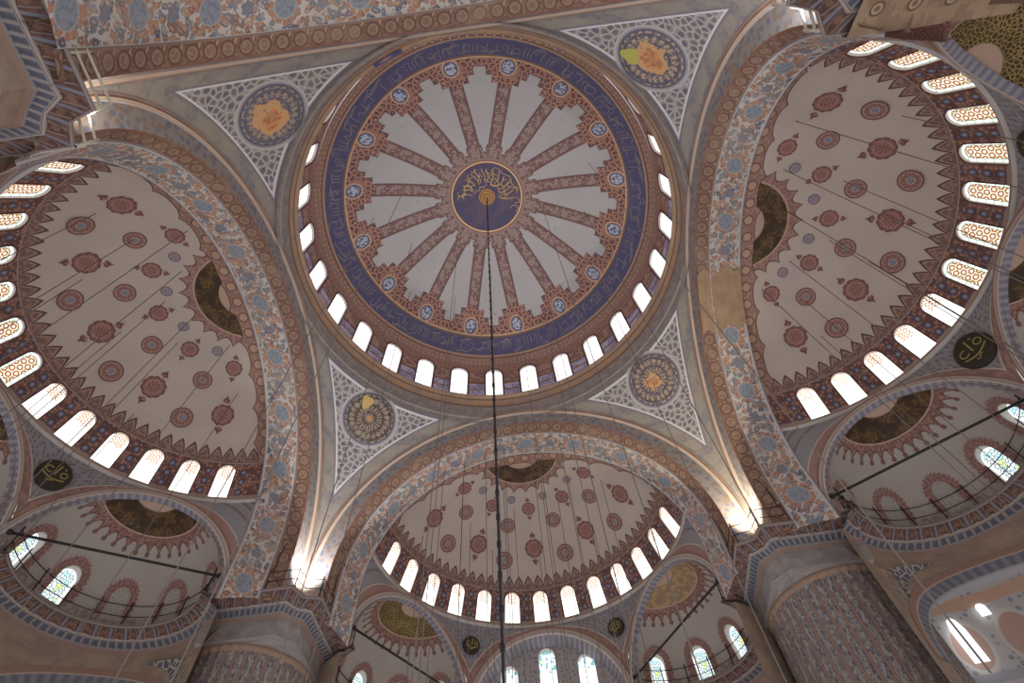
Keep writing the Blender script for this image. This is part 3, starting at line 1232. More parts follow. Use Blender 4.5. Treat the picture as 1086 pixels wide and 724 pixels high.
def build_arches():
    lab = {0: 'great arch whose floral underside has a bare patch of brown stone, beside the half dome with pinkish plaster',
           1: 'great arch between the central dome and the smallest looking half dome above the tall clear windows',
           2: 'great arch with orange and blue floral underside beside the half dome at the left edge',
           3: 'great arch seen almost edge on, crossing over the near rim of the dome'}
    for q in range(4):
        root = tag(empty('great_arch', rz=q * pi / 2), lab[q], 'arch', kind='structure')
        arch_strip('edge_moulding', MT['edge'], root,
                   [(A0 - 0.02, RA + 0.20, ZA), (A0 - 0.12, RA + 0.13, ZA), (A0 - 0.10, RA + 0.05, ZA), (A0 - 0.03, RA + 0.02, ZA),
                    (A0 - 0.06, RA - 0.05, ZA), (A0 - 0.02, RA - 0.12, ZA), (A0 + 0.06, RA - 0.12, ZA)])
        arch_strip('blue_band', MT['blue'], root, [(A0 + 0.06, RA - 0.12, ZA), (A0 + 0.10, RA - 0.6, ZA + .03), (A0 + 0.14, 10.02, ZA + 0.06)])
        arch_strip('circle_band', MT['circ'], root, [(A0 + 0.14, 10.02, ZA + 0.06), (A0 + 0.2, 9.95, ZA + 0.1), (12.2, 9.74, 19.42)])
        arch_strip('floral_soffit', MT['floral'], root, [(12.2, 9.74, 19.42), (12.22, 9.60, 19.5), (12.8, 9.46, 19.62), (13.4, 9.36, 19.78), (14.0, 9.26, 19.95)], uvmode='m', w=2.05)
        if q == 0:
            # stretch of bare stone where the paint has gone
            vs = []; uv = []
            for j in range(7):
                f = j / 6
                x = A0 + 0.22 + (13.92 - A0 - 0.22) * f
                r = 9.94 + (9.26 - 9.94) * f ** 0.7 - 0.05 if x > 12.2 else 9.90 - 0.2 * (x - A0 - 0.2)
                zc = 19.35 + 0.6 * f
                for i in range(25):
                    wob = 2.2 * sin(j * 2.1) if i in (0, 24) else 0
                    a = radians(56 + 20 * i / 24 + wob)
                    vs.append((x, r * cos(a) * 0.998, zc + r * sin(a) * 0.995)); uv.append((i * 0.14, f * 2.5))
            mesh_obj('bare_stone', vs, [(j * 25 + i, j * 25 + i + 1, (j + 1) * 25 + i + 1, (j + 1) * 25 + i) for j in range(6) for i in range(24)], MT['barestone'], root, uv, smooth=False)['label'] = 'bare brown stone patch'
        arch_strip('arch_mass', MT['stone'], root, [(12.9, 9.60, 19.5), (12.9, 11.9, 19.3)])
        arch_strip('inner_fillet', MT['fringe'], root, [(14.0, 9.24, 19.95), (14.0, 9.75, 19.95)])


# ------------------------------------------------------------------ half domes
def semi_pt(th, r, off=0.0):
    z = sd_z(r)
    # outward normal in the profile plane
    e = 1e-3
    z1 = sd_z(min(9.29, r + e)); z0 = sd_z(max(0.0, r - e))
    dr, dz = 2 * e, z1 - z0
    L = hypot(dr, dz) or 1
    nr, nz = -dz / L, dr / L
    rr, zz = r - nr * off, z - nz * off
    return (rr * cos(th), rr * sin(th), zz)


_tab = []
def sd_tab():
    s = 0.0; pr, pz = 0.0, sd_z(0.0)
    for i in range(1, 931):
        r = i * 0.01
        z = sd_z(r)
        s += hypot(r - pr, z - pz)
        pr, pz = r, z
        _tab.append((s, r))
sd_tab()


def s_of_r(r): return _tab[min(len(_tab) - 1, max(0, int(r * 100) - 1))][0]
def r_of_s(s):
    lo, hi = 0, len(_tab) - 1
    while lo < hi:
        m = (lo + hi) // 2
        if _tab[m][0] < s: lo = m + 1
        else: hi = m
    return max(0.05, _tab[lo][1])


def decal(mapper, outline, name, m, parent, scale, rings=3, off=0.02):
    """thin painted disc: outline in unit coordinates, mapped on a vault"""
    n = len(outline)
    vs = [mapper(0, 0, off)]; uv = [(0, 0)]
    for s in range(1, rings + 1):
        for x, y in outline:
            f = s / rings
            vs.append(mapper(x * f * scale, y * f * scale, off)); uv.append((x * f, y * f))
    fs = [(0, 1 + i, 1 + (i + 1) % n) for i in range(n)]
    for s in range(rings - 1):
        for i in range(n):
            j = (i + 1) % n
            fs.append((1 + s * n + i, 1 + (s + 1) * n + i, 1 + (s + 1) * n + j, 1 + s * n + j))
    return mesh_obj(name, vs, fs, m, parent, uv)


def semi_map(th0, r0):
    s0 = s_of_r(r0)
    def f(a, b, off):
        r = r_of_s(s0 - b)
        return semi_pt(th0 + a / max(0.3, r), r, off)
    return f


CIRC = [(cos(TAU * i / 32), sin(TAU * i / 32)) for i in range(32)]
LOBE = []
for i in range(64):
    a = TAU * i / 64
    rr = 0.93 + 0.09 * abs(cos(a * 5)) 
    LOBE.append((rr * cos(a), rr * sin(a)))


def pendant(y0, sgn):
    # little spade shaped finial hanging above / below the medallion
    return [(0.0, y0), (0.10, y0 + 0.10 * sgn), (0.34, y0 + 0.24 * sgn), (0.30, y0 + 0.42 * sgn), (0.12, y0 + 0.56 * sgn), (0.0, y0 + 0.86 * sgn),
            (-0.12, y0 + 0.56 * sgn), (-0.30, y0 + 0.42 * sgn), (-0.34, y0 + 0.24 * sgn), (-0.10, y0 + 0.10 * sgn)]


def crescent_decal(mp, R, rin, name, m, parent, xcut, off=0.02):
    """half disc round the crown with a round bite, in plan polar coordinates"""
    vs = []; uv = []
    na, nr = 40, 5
    for i in range(nr + 1):
        for k in range(na + 1):
            r = rin + (R - rin) * i / nr
            tm = math.acos(min(0.999, xcut / r))
            th = tm * (2.0 * k / na - 1)
            vs.append(mp(th, r, off)); uv.append((r * cos(th) * 1.0, r * sin(th) * 1.0))
    fs = [(i * (na + 1) + k, (i + 1) * (na + 1) + k, (i + 1) * (na + 1) + k + 1, i * (na + 1) + k + 1) for i in range(nr) for k in range(na)]
    return mesh_obj(name, vs, fs, m, parent, uv)


WOUT = arch_outline(0.98, 2.02)
NW, DTH = 13, 0.218
VW0, VW1 = -0.35, 2.22
ZW = 23.16
def wall_m3(th0, th_scale=9.0):
    def m3(u, v, d):
        # window wall: leans inwards going up, blends into the vault
        h = v / 2.0
        r = 9.2 - 0.62 * h - max(0.0, h - 1.0) * 0.02
        z = ZW + 1.82 * h
        a = th0 + u / th_scale
        r += d
        return (r * cos(a), r * sin(a), z)
    return m3


def build_semis():
    lab = {0: 'half dome with pinkish plaster and rosettes beside the stone-patched arch, its windows at the right edge',
           1: 'half dome with rosettes above the tall clear windows, farthest from the camera',
           2: 'half dome with rosettes whose windows run along the left edge',
           3: 'half dome behind the edge-on arch, out of sight'}
    first = None
    roots = {}
    for q in range(4):
        root = tag(empty('half_dome_ceiling', loc=(SX * cos(q * pi / 2), SX * sin(q * pi / 2), 0), rz=q * pi / 2), lab[q], 'half dome', kind='structure')
        roots[q] = root
        if first is None:
            first = root
            # shell above the window wall
            top_v = VW1
            rtop = wall_m3(0)(0, top_v, 0)[0]; ztop = ZW + 1.82 * top_v / 2.0
            # radii from crown down to where the shell meets the window wall
            rj = rtop
            rad = [0.03 + (rj - 0.03) * (1 - (1 - i / 40) ** 1.6) for i in range(41)]
            # pull the last rings on to the wall head
            dz = ztop - sd_z(rj)
            def fn(i, j):
                r = rad[int(round(j * 40))]
                th = -pi / 2 + pi * i
                x, y, z = semi_pt(th, r)
                w = max(0.0, (r - 7.4) / (rj - 7.4))
                return (x, y, z + dz * w)
            vs, fs, _ = grid(fn, 120, 40)
            mesh_obj('vault_shell', vs, fs, MT['semi'], root)
            # window wall
            mb = MB()
            bw = DTH * 9.0
            for k in range(NW):
                th = (k - 6) * DTH
                bay_mesh(mb, wall_m3(th), -bw / 2, bw / 2, VW0, VW1, WOUT, 0.0, 0.0, (k * bw, 0.0))
            for sg in (-1, 1):
                t0 = sg * 6.5 * DTH; t1 = sg * pi / 2
                vs, fs, uv = grid(lambda i, j: wall_m3(t0 + (t1 - t0) * i)(0, VW0 + (VW1 - VW0) * j, 0), 6, 6,
                                  lambda i, j: (0.5 * bw + abs(t1 - t0) * 9 * i, VW0 + (VW1 - VW0) * j))
                mb.add(vs, fs, uv)
            mb.build('window_wall', MT['semiwall'], root, uv=True)
            # sill moulding
            m3 = wall_m3(0)
            def sill(i, j):
                th = -pi / 2 + pi * i
                a = [(9.27, 22.95), (9.12, 22.93), (9.08, 22.86), (9.12, 22.76), (9.3, 22.72)][int(round(j * 4))]
                return (a[0] * cos(th), a[0] * sin(th), a[1])
            vs, fs, _ = grid(sill, 90, 4)
            mesh_obj('sill_moulding', vs, fs, MT['reveal'], root)
            # crown crescent
            crescent_decal(lambda th, r, o: semi_pt(th, r, o), 2.42, 1.22, 'crescent_medallion', MT['crescent'], root, 0.72, 0.025)['label'] = 'black and gold crescent medallion at the crown'
            # rosettes
            for k in range(5):
                th = radians((-67, -33.6, 0, 33.6, 67)[k])
                for r0, sc in ((6.78, 0.62), (4.42, 0.47)):
                    mp = semi_map(th, r0)
                    o = decal(mp, LOBE, 'lobed_medallion', MT['lobed'], root, sc)
                    for sg in (-1, 1):
                        out = pendant(1.02 * sg, sg)
                        mid = (0, 1.35 * sg)
                        vs = [mp(x * sc, y * sc, 0.02) for x, y in out]; uv = [(x * .6, y * .6) for x, y in out]
                        f = tuple(range(len(out))) if sg > 0 else tuple(range(len(out) - 1, -1, -1))
                        mesh_obj('finial', vs, [f], MT['lobed'], o, uv, smooth=False)
            for k in range(4):
                th = radians((-51, -17, 17, 51)[k])
                for r0, sc, mm, nm in ((7.3, 0.58, 'rose', 'rosette'), (5.5, 0.52, 'rose', 'rosette'), (3.75, 0.29, 'disc', 'small_disc')):
                    decal(semi_map(th, r0), CIRC, nm, MT[mm], root, sc)
        else:
            for ch in list(first.children):
                if q == 3 and ch.name.split('.')[0] in ('rosette', 'lobed_medallion', 'small_disc'):
                    continue
                c = ch.copy(); COL.objects.link(c); c.parent = root
                for g in list(ch.children):
                    d = g.copy(); COL.objects.link(d); d.parent = c
    # windows, one object each
    wn = NB + 1
    src = None
    bright_me = None
    wl = {0: 'ring-lattice window at the foot of the half dome at the right', 1: 'narrow bright window at the foot of the far half dome',
          2: 'ring-lattice window at the foot of the half dome at the left'}
    wg = {0: 'windows of the right half dome', 1: 'windows of the far half dome', 2: 'windows of the left half dome'}
    for q in range(3):
        for k in range(NW):
            rz = q * pi / 2 + (k - 6) * DTH
            loc = (SX * cos(q * pi / 2), SX * sin(q * pi / 2), 0)
            if src is None:
                src = empty('window_%d' % wn)
                window_parts('w', wall_m3(0.0), WOUT, 0.12, MT['reveal'], MT['pane_semi'], src, 0.07, MT['border'])
                o = src
            else:
                o = dup(src); o.name = 'window_%d' % wn
            o.location = loc; o.rotation_euler = (0, 0, rz)
            bright = q == 1 or (q == 0 and k >= 8) or (q == 2 and k <= 5)
            if bright:
                for ch in o.children:
                    if ch.name.split('.')[0] == 'pane':
                        if bright_me is None:
                            bright_me = ch.data.copy(); bright_me.materials[0] = MT['pane_bright']
                        ch.data = bright_me
            lab_ = wl[q] if q == 1 else (wl[q] + (', blown white below its ringed head' if bright else ', patterned all over'))
            tag(o, lab_, 'window', wg[q] + (' with overexposed glass' if bright else ' with patterned glass'), 'structure')
            wn += 1
    return wn


# ------------------------------------------------------------------ niches (exedrae), spandrels, far window wall
RM = 8.25                                   # chord distance of the niche openings
REX, ZEX = 4.64, 17.0


def niche_pos(q, k):
    """angle and distance of the niche mouth in half-dome coordinates"""
    if (q, k) in ((0, -60), (2, 60)): return radians(57 if k > 0 else -57), 8.95
    return radians(k), RM


def spandrel_pt(th, f, q=1):
    """wall between niche arches (f=0) and the window sill ring (f=1), in half-dome coordinates"""
    k = max(-1, min(1, round(th / radians(60))))
    tm, rmq = niche_pos(q, k * 60)
    d = th - tm
    rc = min(9.28, rmq / cos(d))
    b = rmq * math.tan(d)
    re = REX + 0.42
    zb = ZEX + sqrt(max(0.0, re * re - b * b)) if abs(b) < re else ZC - 0.4
    zb = max(zb, ZC - 0.4)
    rt, zt = 9.2, 22.78
    g = f * (1.35 - 0.35 * f) if f < 1 else 1.0
    return ((rc + (rt - rc) * g) * cos(th), (rc + (rt - rc) * g) * sin(th), zb + (zt - zb) * f)


def build_spandrels():
    for q in range(3):
        loc = (SX * cos(q * pi / 2), SX * sin(q * pi / 2), 0)
        root = tag(empty('spandrel_wall', loc=loc, rz=q * pi / 2),
                   ['wall of spandrels between the niche arches of the half dome at the right',
                    'wall of spandrels round the far niches and the tall clear windows',
                    'wall of spandrels between the niche arches of the half dome at the left'][q], 'spandrel wall', kind='structure')
        def uvf(i, j):
            th = -pi / 2 + pi * i
            p = spandrel_pt(th, j)
            aa = ((math.degrees(th) + 60) % 60 - 30) if abs(th) < radians(60) else 20
            u = math.radians(aa) * 8.9
            return (u, p[2] - 17.4 if abs(aa) < 3 else (p[2] - spandrel_pt(th, 0)[2]) + 0.0 if False else p[2] - 17.4 - 0.0)
        # v measured so that the border follows the arch: distance from the arch extrados
        def uvf2(i, j):
            th = -pi / 2 + pi * i
            k = max(-1, min(1, round(th / radians(60))))
            b = RM * math.tan(th - k * radians(60))
            p = spandrel_pt(th, j, q)
            dist = hypot(b, p[2] - ZEX) - (REX + 0.42)
            aa = ((math.degrees(th) + 60) % 60 - 30) if abs(th) < radians(60) else 20
            vtop = 22.78 - p[2]
            return (math.radians(aa) * 8.9, dist if dist < vtop + 0.6 else 4.75 - (vtop - 0.42) if False else dist)
        vs, fs, uv = grid(lambda i, j: spandrel_pt(-pi / 2 + pi * i, j, q), 180, 14, uvf2)
        mesh_obj('spandrel_face', vs, fs, MT['spandrel%d' % 0] if False else MT['spandrel'], root, uv)
        # small black calligraphy roundels between the niches
        for k, sg in enumerate((-1, 1)):
            th = sg * radians(30)
            c = Vector((9.0 * cos(th), 9.0 * sin(th), 21.25))
            nrm = Vector((-cos(th), -sin(th), -0.12)).normalized()
            e2 = (Vector((0, 0, 1)) - nrm * nrm.z).normalized(); e1 = e2.cross(nrm)
            R = (0.88, 0.54, 0.76)[q]; G = R / 0.72
            vs = []
            m = MB()
            n = 32
            for rr, h in ((0.0, 0.06), (R * 0.9, 0.06), (R, 0.02), (R, -0.25)):
                for i in range(n):
                    a = TAU * i / n
                    vs.append(c + e1 * rr * cos(a) + e2 * rr * sin(a) + nrm * h)
            m.add(vs, [(j * n + i, j * n + (i + 1) % n, (j + 1) * n + (i + 1) % n, (j + 1) * n + i) for j in range(3) for i in range(n)])
            ro = m.build('small_roundel', MT['black'], root)
            ro['label'] = 'black roundel with gold lettering'
            g = MB()
            rnd = random.Random(q * 10 + k + 5)
            def rib(pts, w):
                L = []
                for i, (x, y) in enumerate(pts):
                    x0, y0 = pts[max(0, i - 1)]; x1, y1 = pts[min(len(pts) - 1, i + 1)]
                    dx, dy = x1 - x0, y1 - y0; d = hypot(dx, dy) or 1
                    x *= G; y *= G
                    L.append((c + e1 * (x - dy / d * w / 2) + e2 * (y + dx / d * w / 2) + nrm * 0.075))
                    L.append((c + e1 * (x + dy / d * w / 2) + e2 * (y - dx / d * w / 2) + nrm * 0.075))
                g.add(L, [(2 * i, 2 * i + 1, 2 * i + 3, 2 * i + 2) for i in range(len(pts) - 1)])
            # a tall upright, looped letters and a sweeping tail
            rib([(-0.02, -0.05), (0.0, 0.2), (0.04, 0.48)], 0.07)
            rib([(0.34 + 0.14 * cos(t * 0.6), 0.12 + 0.13 * sin(t * 0.6)) for t in range(12)], 0.06)
            rib([(-0.30 + 0.18 * cos(t * 0.5 + 1), 0.10 + 0.14 * sin(t * 0.5 + 1)) for t in range(10)], 0.06)
            rib([(-0.5 + 0.1 * t, -0.12 - 0.13 * sin(t * 0.33)) for t in range(11)], 0.07)
            rib([(-0.18 + 0.05 * t, -0.36 - 0.05 * sin(t)) for t in range(7)], 0.05)
            rib([(0.2, 0.42), (0.28, 0.36)], 0.06)
            g.build('gold_lettering', MT['olivegold'], ro, smooth=False)


def ex_r(z):
    t = min(1.0, max(0.0, (z - 17.4) / 4.35))
    return 4.38 * sqrt(max(0.0, 1 - t * t))


def ex_m3(ph0):
    def m3(u, v, d):
        z = 17.75 + v
        r = ex_r(z) + d
        a = ph0 + u / 4.25
        return (r * cos(a), r * sin(a), z)
    return m3


def ex_map(ph0, z0):
    return ex_m3(ph0)


EXW = arch_outline(0.92, 1.62)
EXB = arch_outline(0.80, 1.50)


def build_exedrae(wn):
    """four niches in view on the sides and the two beside the far wall"""
    # which windows are real: the rest are painted (the great piers stand behind them)
    defs = []
    for q in range(3):
        for k in (-60, 0, 60):
            if q == 1 and k == 0: continue
            defs.append((q, k))
    names = {(0, 60): 'plastered niche with dark railing under the right half dome, beside the front right pier',
             (0, 0): 'plastered niche under the middle of the right half dome, cut by the right edge',
             (0, -60): 'plastered niche with a gold crescent at the top right corner',
             (1, -60): 'plastered niche with an ochre crown left of the tall clear windows',
             (1, 60): 'plastered niche with a gilded crescent right of the tall clear windows',
             (2, 60): 'plastered niche at the left end of the left half dome', (2, 0): 'plastered niche under the middle of the left half dome, cut by the left edge',
             (2, -60): 'plastered niche with a dark crescent under the left half dome, beside the front left pier'}
    shell_cache = {}
    wsrc = None
    for q, k in defs:
        T0, rmq = niche_pos(q, k)
        base = q * pi / 2
        mx_, my_ = SX + rmq * cos(T0), rmq * sin(T0)
        wx = mx_ * cos(base) - my_ * sin(base); wy = mx_ * sin(base) + my_ * cos(base)
        root = tag(empty('niche_wall', loc=(wx, wy, 0), rz=base + T0), names[(q, k)], 'niche', kind='structure')
        if k == 0: lit = (-70, -35, 0, 35, 70)
        elif k > 0: lit = (-70, -35, 0) if q == 1 else (-70, -35)
        else: lit = (70, 35, 0) if q == 1 else (70, 35)
        key = tuple(lit)
        # window band, with holes only where there is glass
        mb = MB()
        step = radians(35)
        bw = step * 4.25
        for a in (-70, -35, 0, 35, 70):
            ph = radians(a)
            if a in lit:
                bay_mesh(mb, ex_m3(ph), -bw / 2, bw / 2, -0.42, 1.95, EXW, 0, 0)
            else:
                vs, fs, uv = grid(lambda i, j: ex_m3(ph)(-bw / 2 + bw * i, -0.42 + 2.37 * j, 0), 8, 10)
                mb.add(vs, fs, [(0, 0)] * len(vs))
        for sg in (-1, 1):
            t0, t1 = sg * radians(87.5), sg * pi / 2
            vs, fs, uv = grid(lambda i, j: ex_m3(t0 + (t1 - t0) * i)(0, -0.42 + 2.37 * j, 0), 1, 10)
            mb.add(vs, fs, [(0, 0)] * len(vs))
        zt = 17.75 + 1.95
        def cap(i, j):
            ph = -pi / 2 + pi * i
            e = 1 - (1 - j) ** 1.5
            ang0 = math.asin((zt - 17.4) / 4.35)
            an = ang0 + (pi / 2 - ang0) * j
            r = 4.38 * cos(an); z = 17.4 + 4.35 * sin(an)
            return (max(r, 0.01) * cos(ph), max(r, 0.01) * sin(ph), z)
        vs, fs, uv = grid(cap, 60, 20)
        mb.add(vs, fs, [(0, 0)] * len(vs))
        mb.build('niche_vault', MT['exedra'], root)
        # crown crescent
        def cmap(th, r, o):
            z = 17.4 + 4.35 * sqrt(max(0.0, 1 - (r / 4.38) ** 2))
            return (r * cos(th), r * sin(th), z - o)
        ochre = (q, k) == (1, -60)
        gold = (q == 1 or (q, k) == (0, -60))
        cr = crescent_decal(cmap, 2.2, 0.95, 'crescent_medallion', MT['crescent'] if not gold else mat('faded ochre crown', lambda tc: (lambda u, v: mix(noise(vec(u, v, 0.0), 2.5, 4.0) > 0.52, D(112, 88, 66), D(130, 104, 64)))(*UV(tc))) if ochre else mat('olive gold lace', lambda tc: (lambda u, v: mix(voro(vec(u, v, 0.0), 6.5, 1.0, True) < 0.11 + (noise(vec(u, v, 0.0), 0.9, 3.0) - 0.5) * 0.35, D(62, 46, 24), D(116, 96, 46)))(*UV(tc))), root, 0.28, 0.03)
        # wall strip behind the arch, closing the niche mouth
        vs = []; n = 48
        for i in range(n + 1):
            a = pi * i / n
            vs.append((0.04, 4.30 * cos(a), 17.4 + 4.25 * sin(a))); vs.append((0.04, 4.72 * cos(a), 17.3 + 4.7 * sin(a)))
        vs += [(0.04, 4.30, 17.3), (0.04, 4.72, 17.2), (0.04, -4.30, 17.3), (0.04, -4.72, 17.2)]
        k0 = 2 * (n + 1)
        fs = [(2 * i, 2 * i + 1, 2 * i + 3, 2 * i + 2) for i in range(n)] + [(0, 1, k0 + 1, k0), (2 * n, 2 * n + 1, k0 + 3, k0 + 2)]
        mesh_obj('mouth_wall', vs, fs, MT['brownpaint'], root, smooth=False)
        # arch face around the opening: band standing in the plane of the opening, with thickness
        prof = [(0.30, REX - 0.02), (-0.02, REX), (-0.10, REX + 0.10), (-0.04, REX + 0.14), (-0.10, REX + 0.22), (-0.05, REX + 0.34), (0.0, REX + 0.46)]
        n = 60
        vs = []; uv = []
        for j, (x, r) in enumerate(prof):
            for i in range(n + 1):
                a = pi * i / n
                vs.append((x, r * cos(a), ZEX + r * sin(a))); uv.append((a * REX, j / (len(prof) - 1)))
        fs = [(j * (n + 1) + i, j * (n + 1) + i + 1, (j + 1) * (n + 1) + i + 1, (j + 1) * (n + 1) + i) for j in range(len(prof) - 1) for i in range(n)]
        mesh_obj('niche_arch', vs, fs, MT['exarch'], root, uv)
        # lobed painted fringes round every window head, and the blind windows
        for a in (-70, -35, 0, 35, 70):
            m3 = ex_m3(radians(a))
            out = EXW if a in lit else EXB
            hh = 1.62 if a in lit else 1.5
            ww = 0.92 if a in lit else 0.8
            nn = 40
            vs = []; uv = []
            for s in range(4):
                for i in range(nn + 1):
                    t = -0.25 + 1.5 * i / nn
                    if t < 0: x0, y0, dx, dy = ww / 2, (hh - ww / 2) * (1 + t * 3.2), 1, 0
                    elif t > 1: x0, y0, dx, dy = -ww / 2, (hh - ww / 2) * (1 - (t - 1) * 3.2), -1, 0
                    else:
                        al = pi * t; dx, dy = cos(al), sin(al); x0, y0 = ww / 2 * dx, hh - ww / 2 + ww / 2 * dy
                    wdt = 0.34 + (0.10 if i % 2 else 0.0)
                    e = 0.03 + (wdt - 0.03) * s / 3
                    vs.append(m3(x0 + dx * e, max(-0.4, y0 + dy * e), -0.025)); uv.append((x0 + dx * e + a, y0 + dy * e))
            fs = [(s * (nn + 1) + i, (s + 1) * (nn + 1) + i, (s + 1) * (nn + 1) + i + 1, s * (nn + 1) + i + 1) for s in range(3) for i in range(nn)]
            mesh_obj('painted_fringe', vs, fs, MT['fringe'], root, uv, smooth=False)
            if a not in lit:
                nn = len(out)
                vs = [m3(0, 0.75, -0.02)] + [m3(x, y, -0.02) for x, y in out]
                uv = [(a, 0.75)] + [(x + a, y) for x, y in out]
                mesh_obj('blind_window', vs, [(0, 1 + i, 1 + (i + 1) % nn) for i in range(nn)], MT['blind'], root, uv, smooth=False)
        # windows
        for a in lit:
            if wsrc is None:
                wsrc = empty('window_%d' % wn)
                window_parts('w', ex_m3(0), EXW, 0.4, MT['reveal'], MT['pane_cold'], wsrc)
                o = wsrc
            else:
                o = dup(wsrc); o.name = 'window_%d' % wn
            o.location = (wx, wy, 0); o.rotation_euler = (0, 0, base + T0 + radians(a))
            side = {0: 'right', 1: 'far', 2: 'left'}[q]
            kk = {60: 'first', 0: 'middle', -60: 'last'}[k]
            tag(o, 'cold leaded glass window with a red painted fringe in the %s' % names[(q, k)].replace('plastered ', ''), 'window', 'windows of the %s' % names[(q, k)], 'structure')
            o['label'] = 'leaded glass window in the ' + {(0, 60): 'niche beside the front right pier', (0, 0): 'niche cut by the right edge', (0, -60): 'niche at the top right corner', (1, -60): 'niche left of the tall clear windows', (1, 60): 'niche right of the tall clear windows', (2, 60): 'niche at the far left end', (2, 0): 'niche cut by the left edge', (2, -60): 'niche beside the front left pier'}[(q, k)]
            wn += 1
    return wn


def build_far_wall(wn):
    """flat wall of tall windows under the middle of the far half dome"""
    root = tag(empty('wall_far', loc=(0, SX + RM, 0), rz=pi / 2), 'grey ornamented wall with tall clear windows below the far half dome', 'wall', kind='structure')
    # local: x outward, y sideways (to the left in the photograph)
    prof = [(1.1, REX - 0.25), (0.15, REX - 0.05), (-0.02, REX), (-0.10, REX + 0.10), (-0.04, REX + 0.2), (-0.05, REX + 0.34), (0.0, REX + 0.46)]
    n = 60
    vs = []; uv = []
    for j, (x, r) in enumerate(prof):
        for i in range(n + 1):
            a = pi * i / n
            vs.append((x, r * cos(a), ZEX + r * sin(a))); uv.append((a * REX, j / (len(prof) - 1)))
    fs = [(j * (n + 1) + i, j * (n + 1) + i + 1, (j + 1) * (n + 1) + i + 1, (j + 1) * (n + 1) + i) for j in range(len(prof) - 1) for i in range(n)]
    mesh_obj('wall_arch', vs, fs, MT['exarch'], root, uv)
    def m3y(y0):
        def m3(u, v, d): return (1.05 + d, y0 + u, 17.0 + v)
        return m3
    bw = 2.32
    wins = [(-2.4, 3.7, 1.05), (0.0, 4.35, 1.05), (2.4, 3.5, 1.05)]
    mb = MB()
    for y0, h, w in wins:
        bay_mesh(mb, m3y(y0), -1.2, 1.2, -2.5, 5.6, arch_outline(w, h), 0, 0, (y0, 0))
    for sg in (-1, 1):
        vs, fs, uv = grid(lambda i, j: (1.05, sg * (3.6 + 1.4 * i), 14.5 + 8.1 * j), 2, 4, lambda i, j: (3.6 + i, 8 * j))
        mb.add(vs, fs, uv)
    def m_farwall(tc):
        u, v = UV(tc)
        vd, vc = voro(vec(u, v, 0.0), 3.0, 0.7)
        c = mix(vd < 0.22, D(122, 114, 110), D(92, 90, 98))
        c = mix((vc > 0.8) * (vd < 0.2), c, D(128, 96, 78))
        return c
    mb.build('window_wall', mat('grey floral wall', m_farwall), root, uv=True)
    for y0, h, w in wins:
        o = empty('window_%d' % wn, loc=(0, SX + RM, 0), rz=pi / 2)
        window_parts('w', m3y(y0), arch_outline(w, h), 0.4, MT['reveal'], MT['pane_clear'], o)
        tag(o, {-2.4: 'tall clear window of the far wall nearest the right niche', 0.0: 'tallest clear window, in the middle of the far wall', 2.4: 'tall clear window of the far wall nearest the left niche'}[y0], 'window', kind='structure')
        wn += 1
    return wn


# ------------------------------------------------------------------ cornices, piers and lower walls
def sweep2d(path, prof, name, m, parent, uvper=1.0, teeth=None):
    """path in plan; profile (offset to the right of travel, z, v)"""
    # resample
    pts = []
    for i in range(len(path) - 1):
        a, b = Vector(path[i]), Vector(path[i + 1])
        k = max(1, int(round((b - a).length / 0.155)))
        for s in range(k): pts.append((a + (b - a) * s / k, s == 0))
    pts.append((Vector(path[-1]), True))
    n = len(pts)
    cum = [0.0]
    for i in range(1, n): cum.append(cum[-1] + (pts[i][0] - pts[i - 1][0]).length)
    vs = []; uv = []
    for j, (off, z, v) in enumerate(prof):
        for i in range(n):
            p = pts[i][0]
            d0 = (p - pts[i - 1][0]).normalized() if i > 0 else (pts[1][0] - p).normalized()
            d1 = (pts[i + 1][0] - p).normalized() if i < n - 1 else d0
            n0 = Vector((d0.y, -d0.x)); n1 = Vector((d1.y, -d1.x))
            nn = (n0 + n1); L = nn.length
            nn = nn / L; sc = 1.0 / max(0.5, nn.dot(n0))
            o = off; zz = z
            if teeth and j in teeth:
                per, dep = teeth[j]
                ph = (cum[i] / per) % 1.0
                zz = z + (dep if 0.3 < ph < 0.7 else 0.0)
            q = p + nn * o * sc
            vs.append((q.x, q.y, zz)); uv.append((cum[i], v))
    fs = []
    for j in range(len(prof) - 1):
        for i in range(n - 1):
            a = j * n + i
            fs.append((a, a + 1, a + n + 1, a + n))
    return mesh_obj(name, vs, fs, m, parent, uv, smooth=False)


CPROF = [(1.75, ZC, 0.0), (0.0, ZC, 0.02), (-0.03, ZC - 0.12, 0.10), (0.04, ZC - 0.17, 0.15), (0.22, ZC - 0.24, 0.30), (0.50, ZC - 0.40, 0.54), (0.53, ZC - 0.46, 0.58),
         (0.58, ZC - 0.48, 0.63), (0.86, ZC - 0.62, 0.88), (0.90, ZC - 0.72, 0.93), (1.02, ZC - 0.84, 1.0)]
TEETH = {4: (0.62, 0.10), 5: (0.62, 0.08), 8: (0.31, 0.07)}
PIERPATH = [(15.05, 9.65), (10.70, 9.65), (10.45, 10.45), (9.65, 10.70), (9.65, 15.05)]
PIERBASE = [(15.05, 10.67), (11.45, 10.67), (11.06, 11.06), (10.67, 11.45), (10.67, 15.05)]


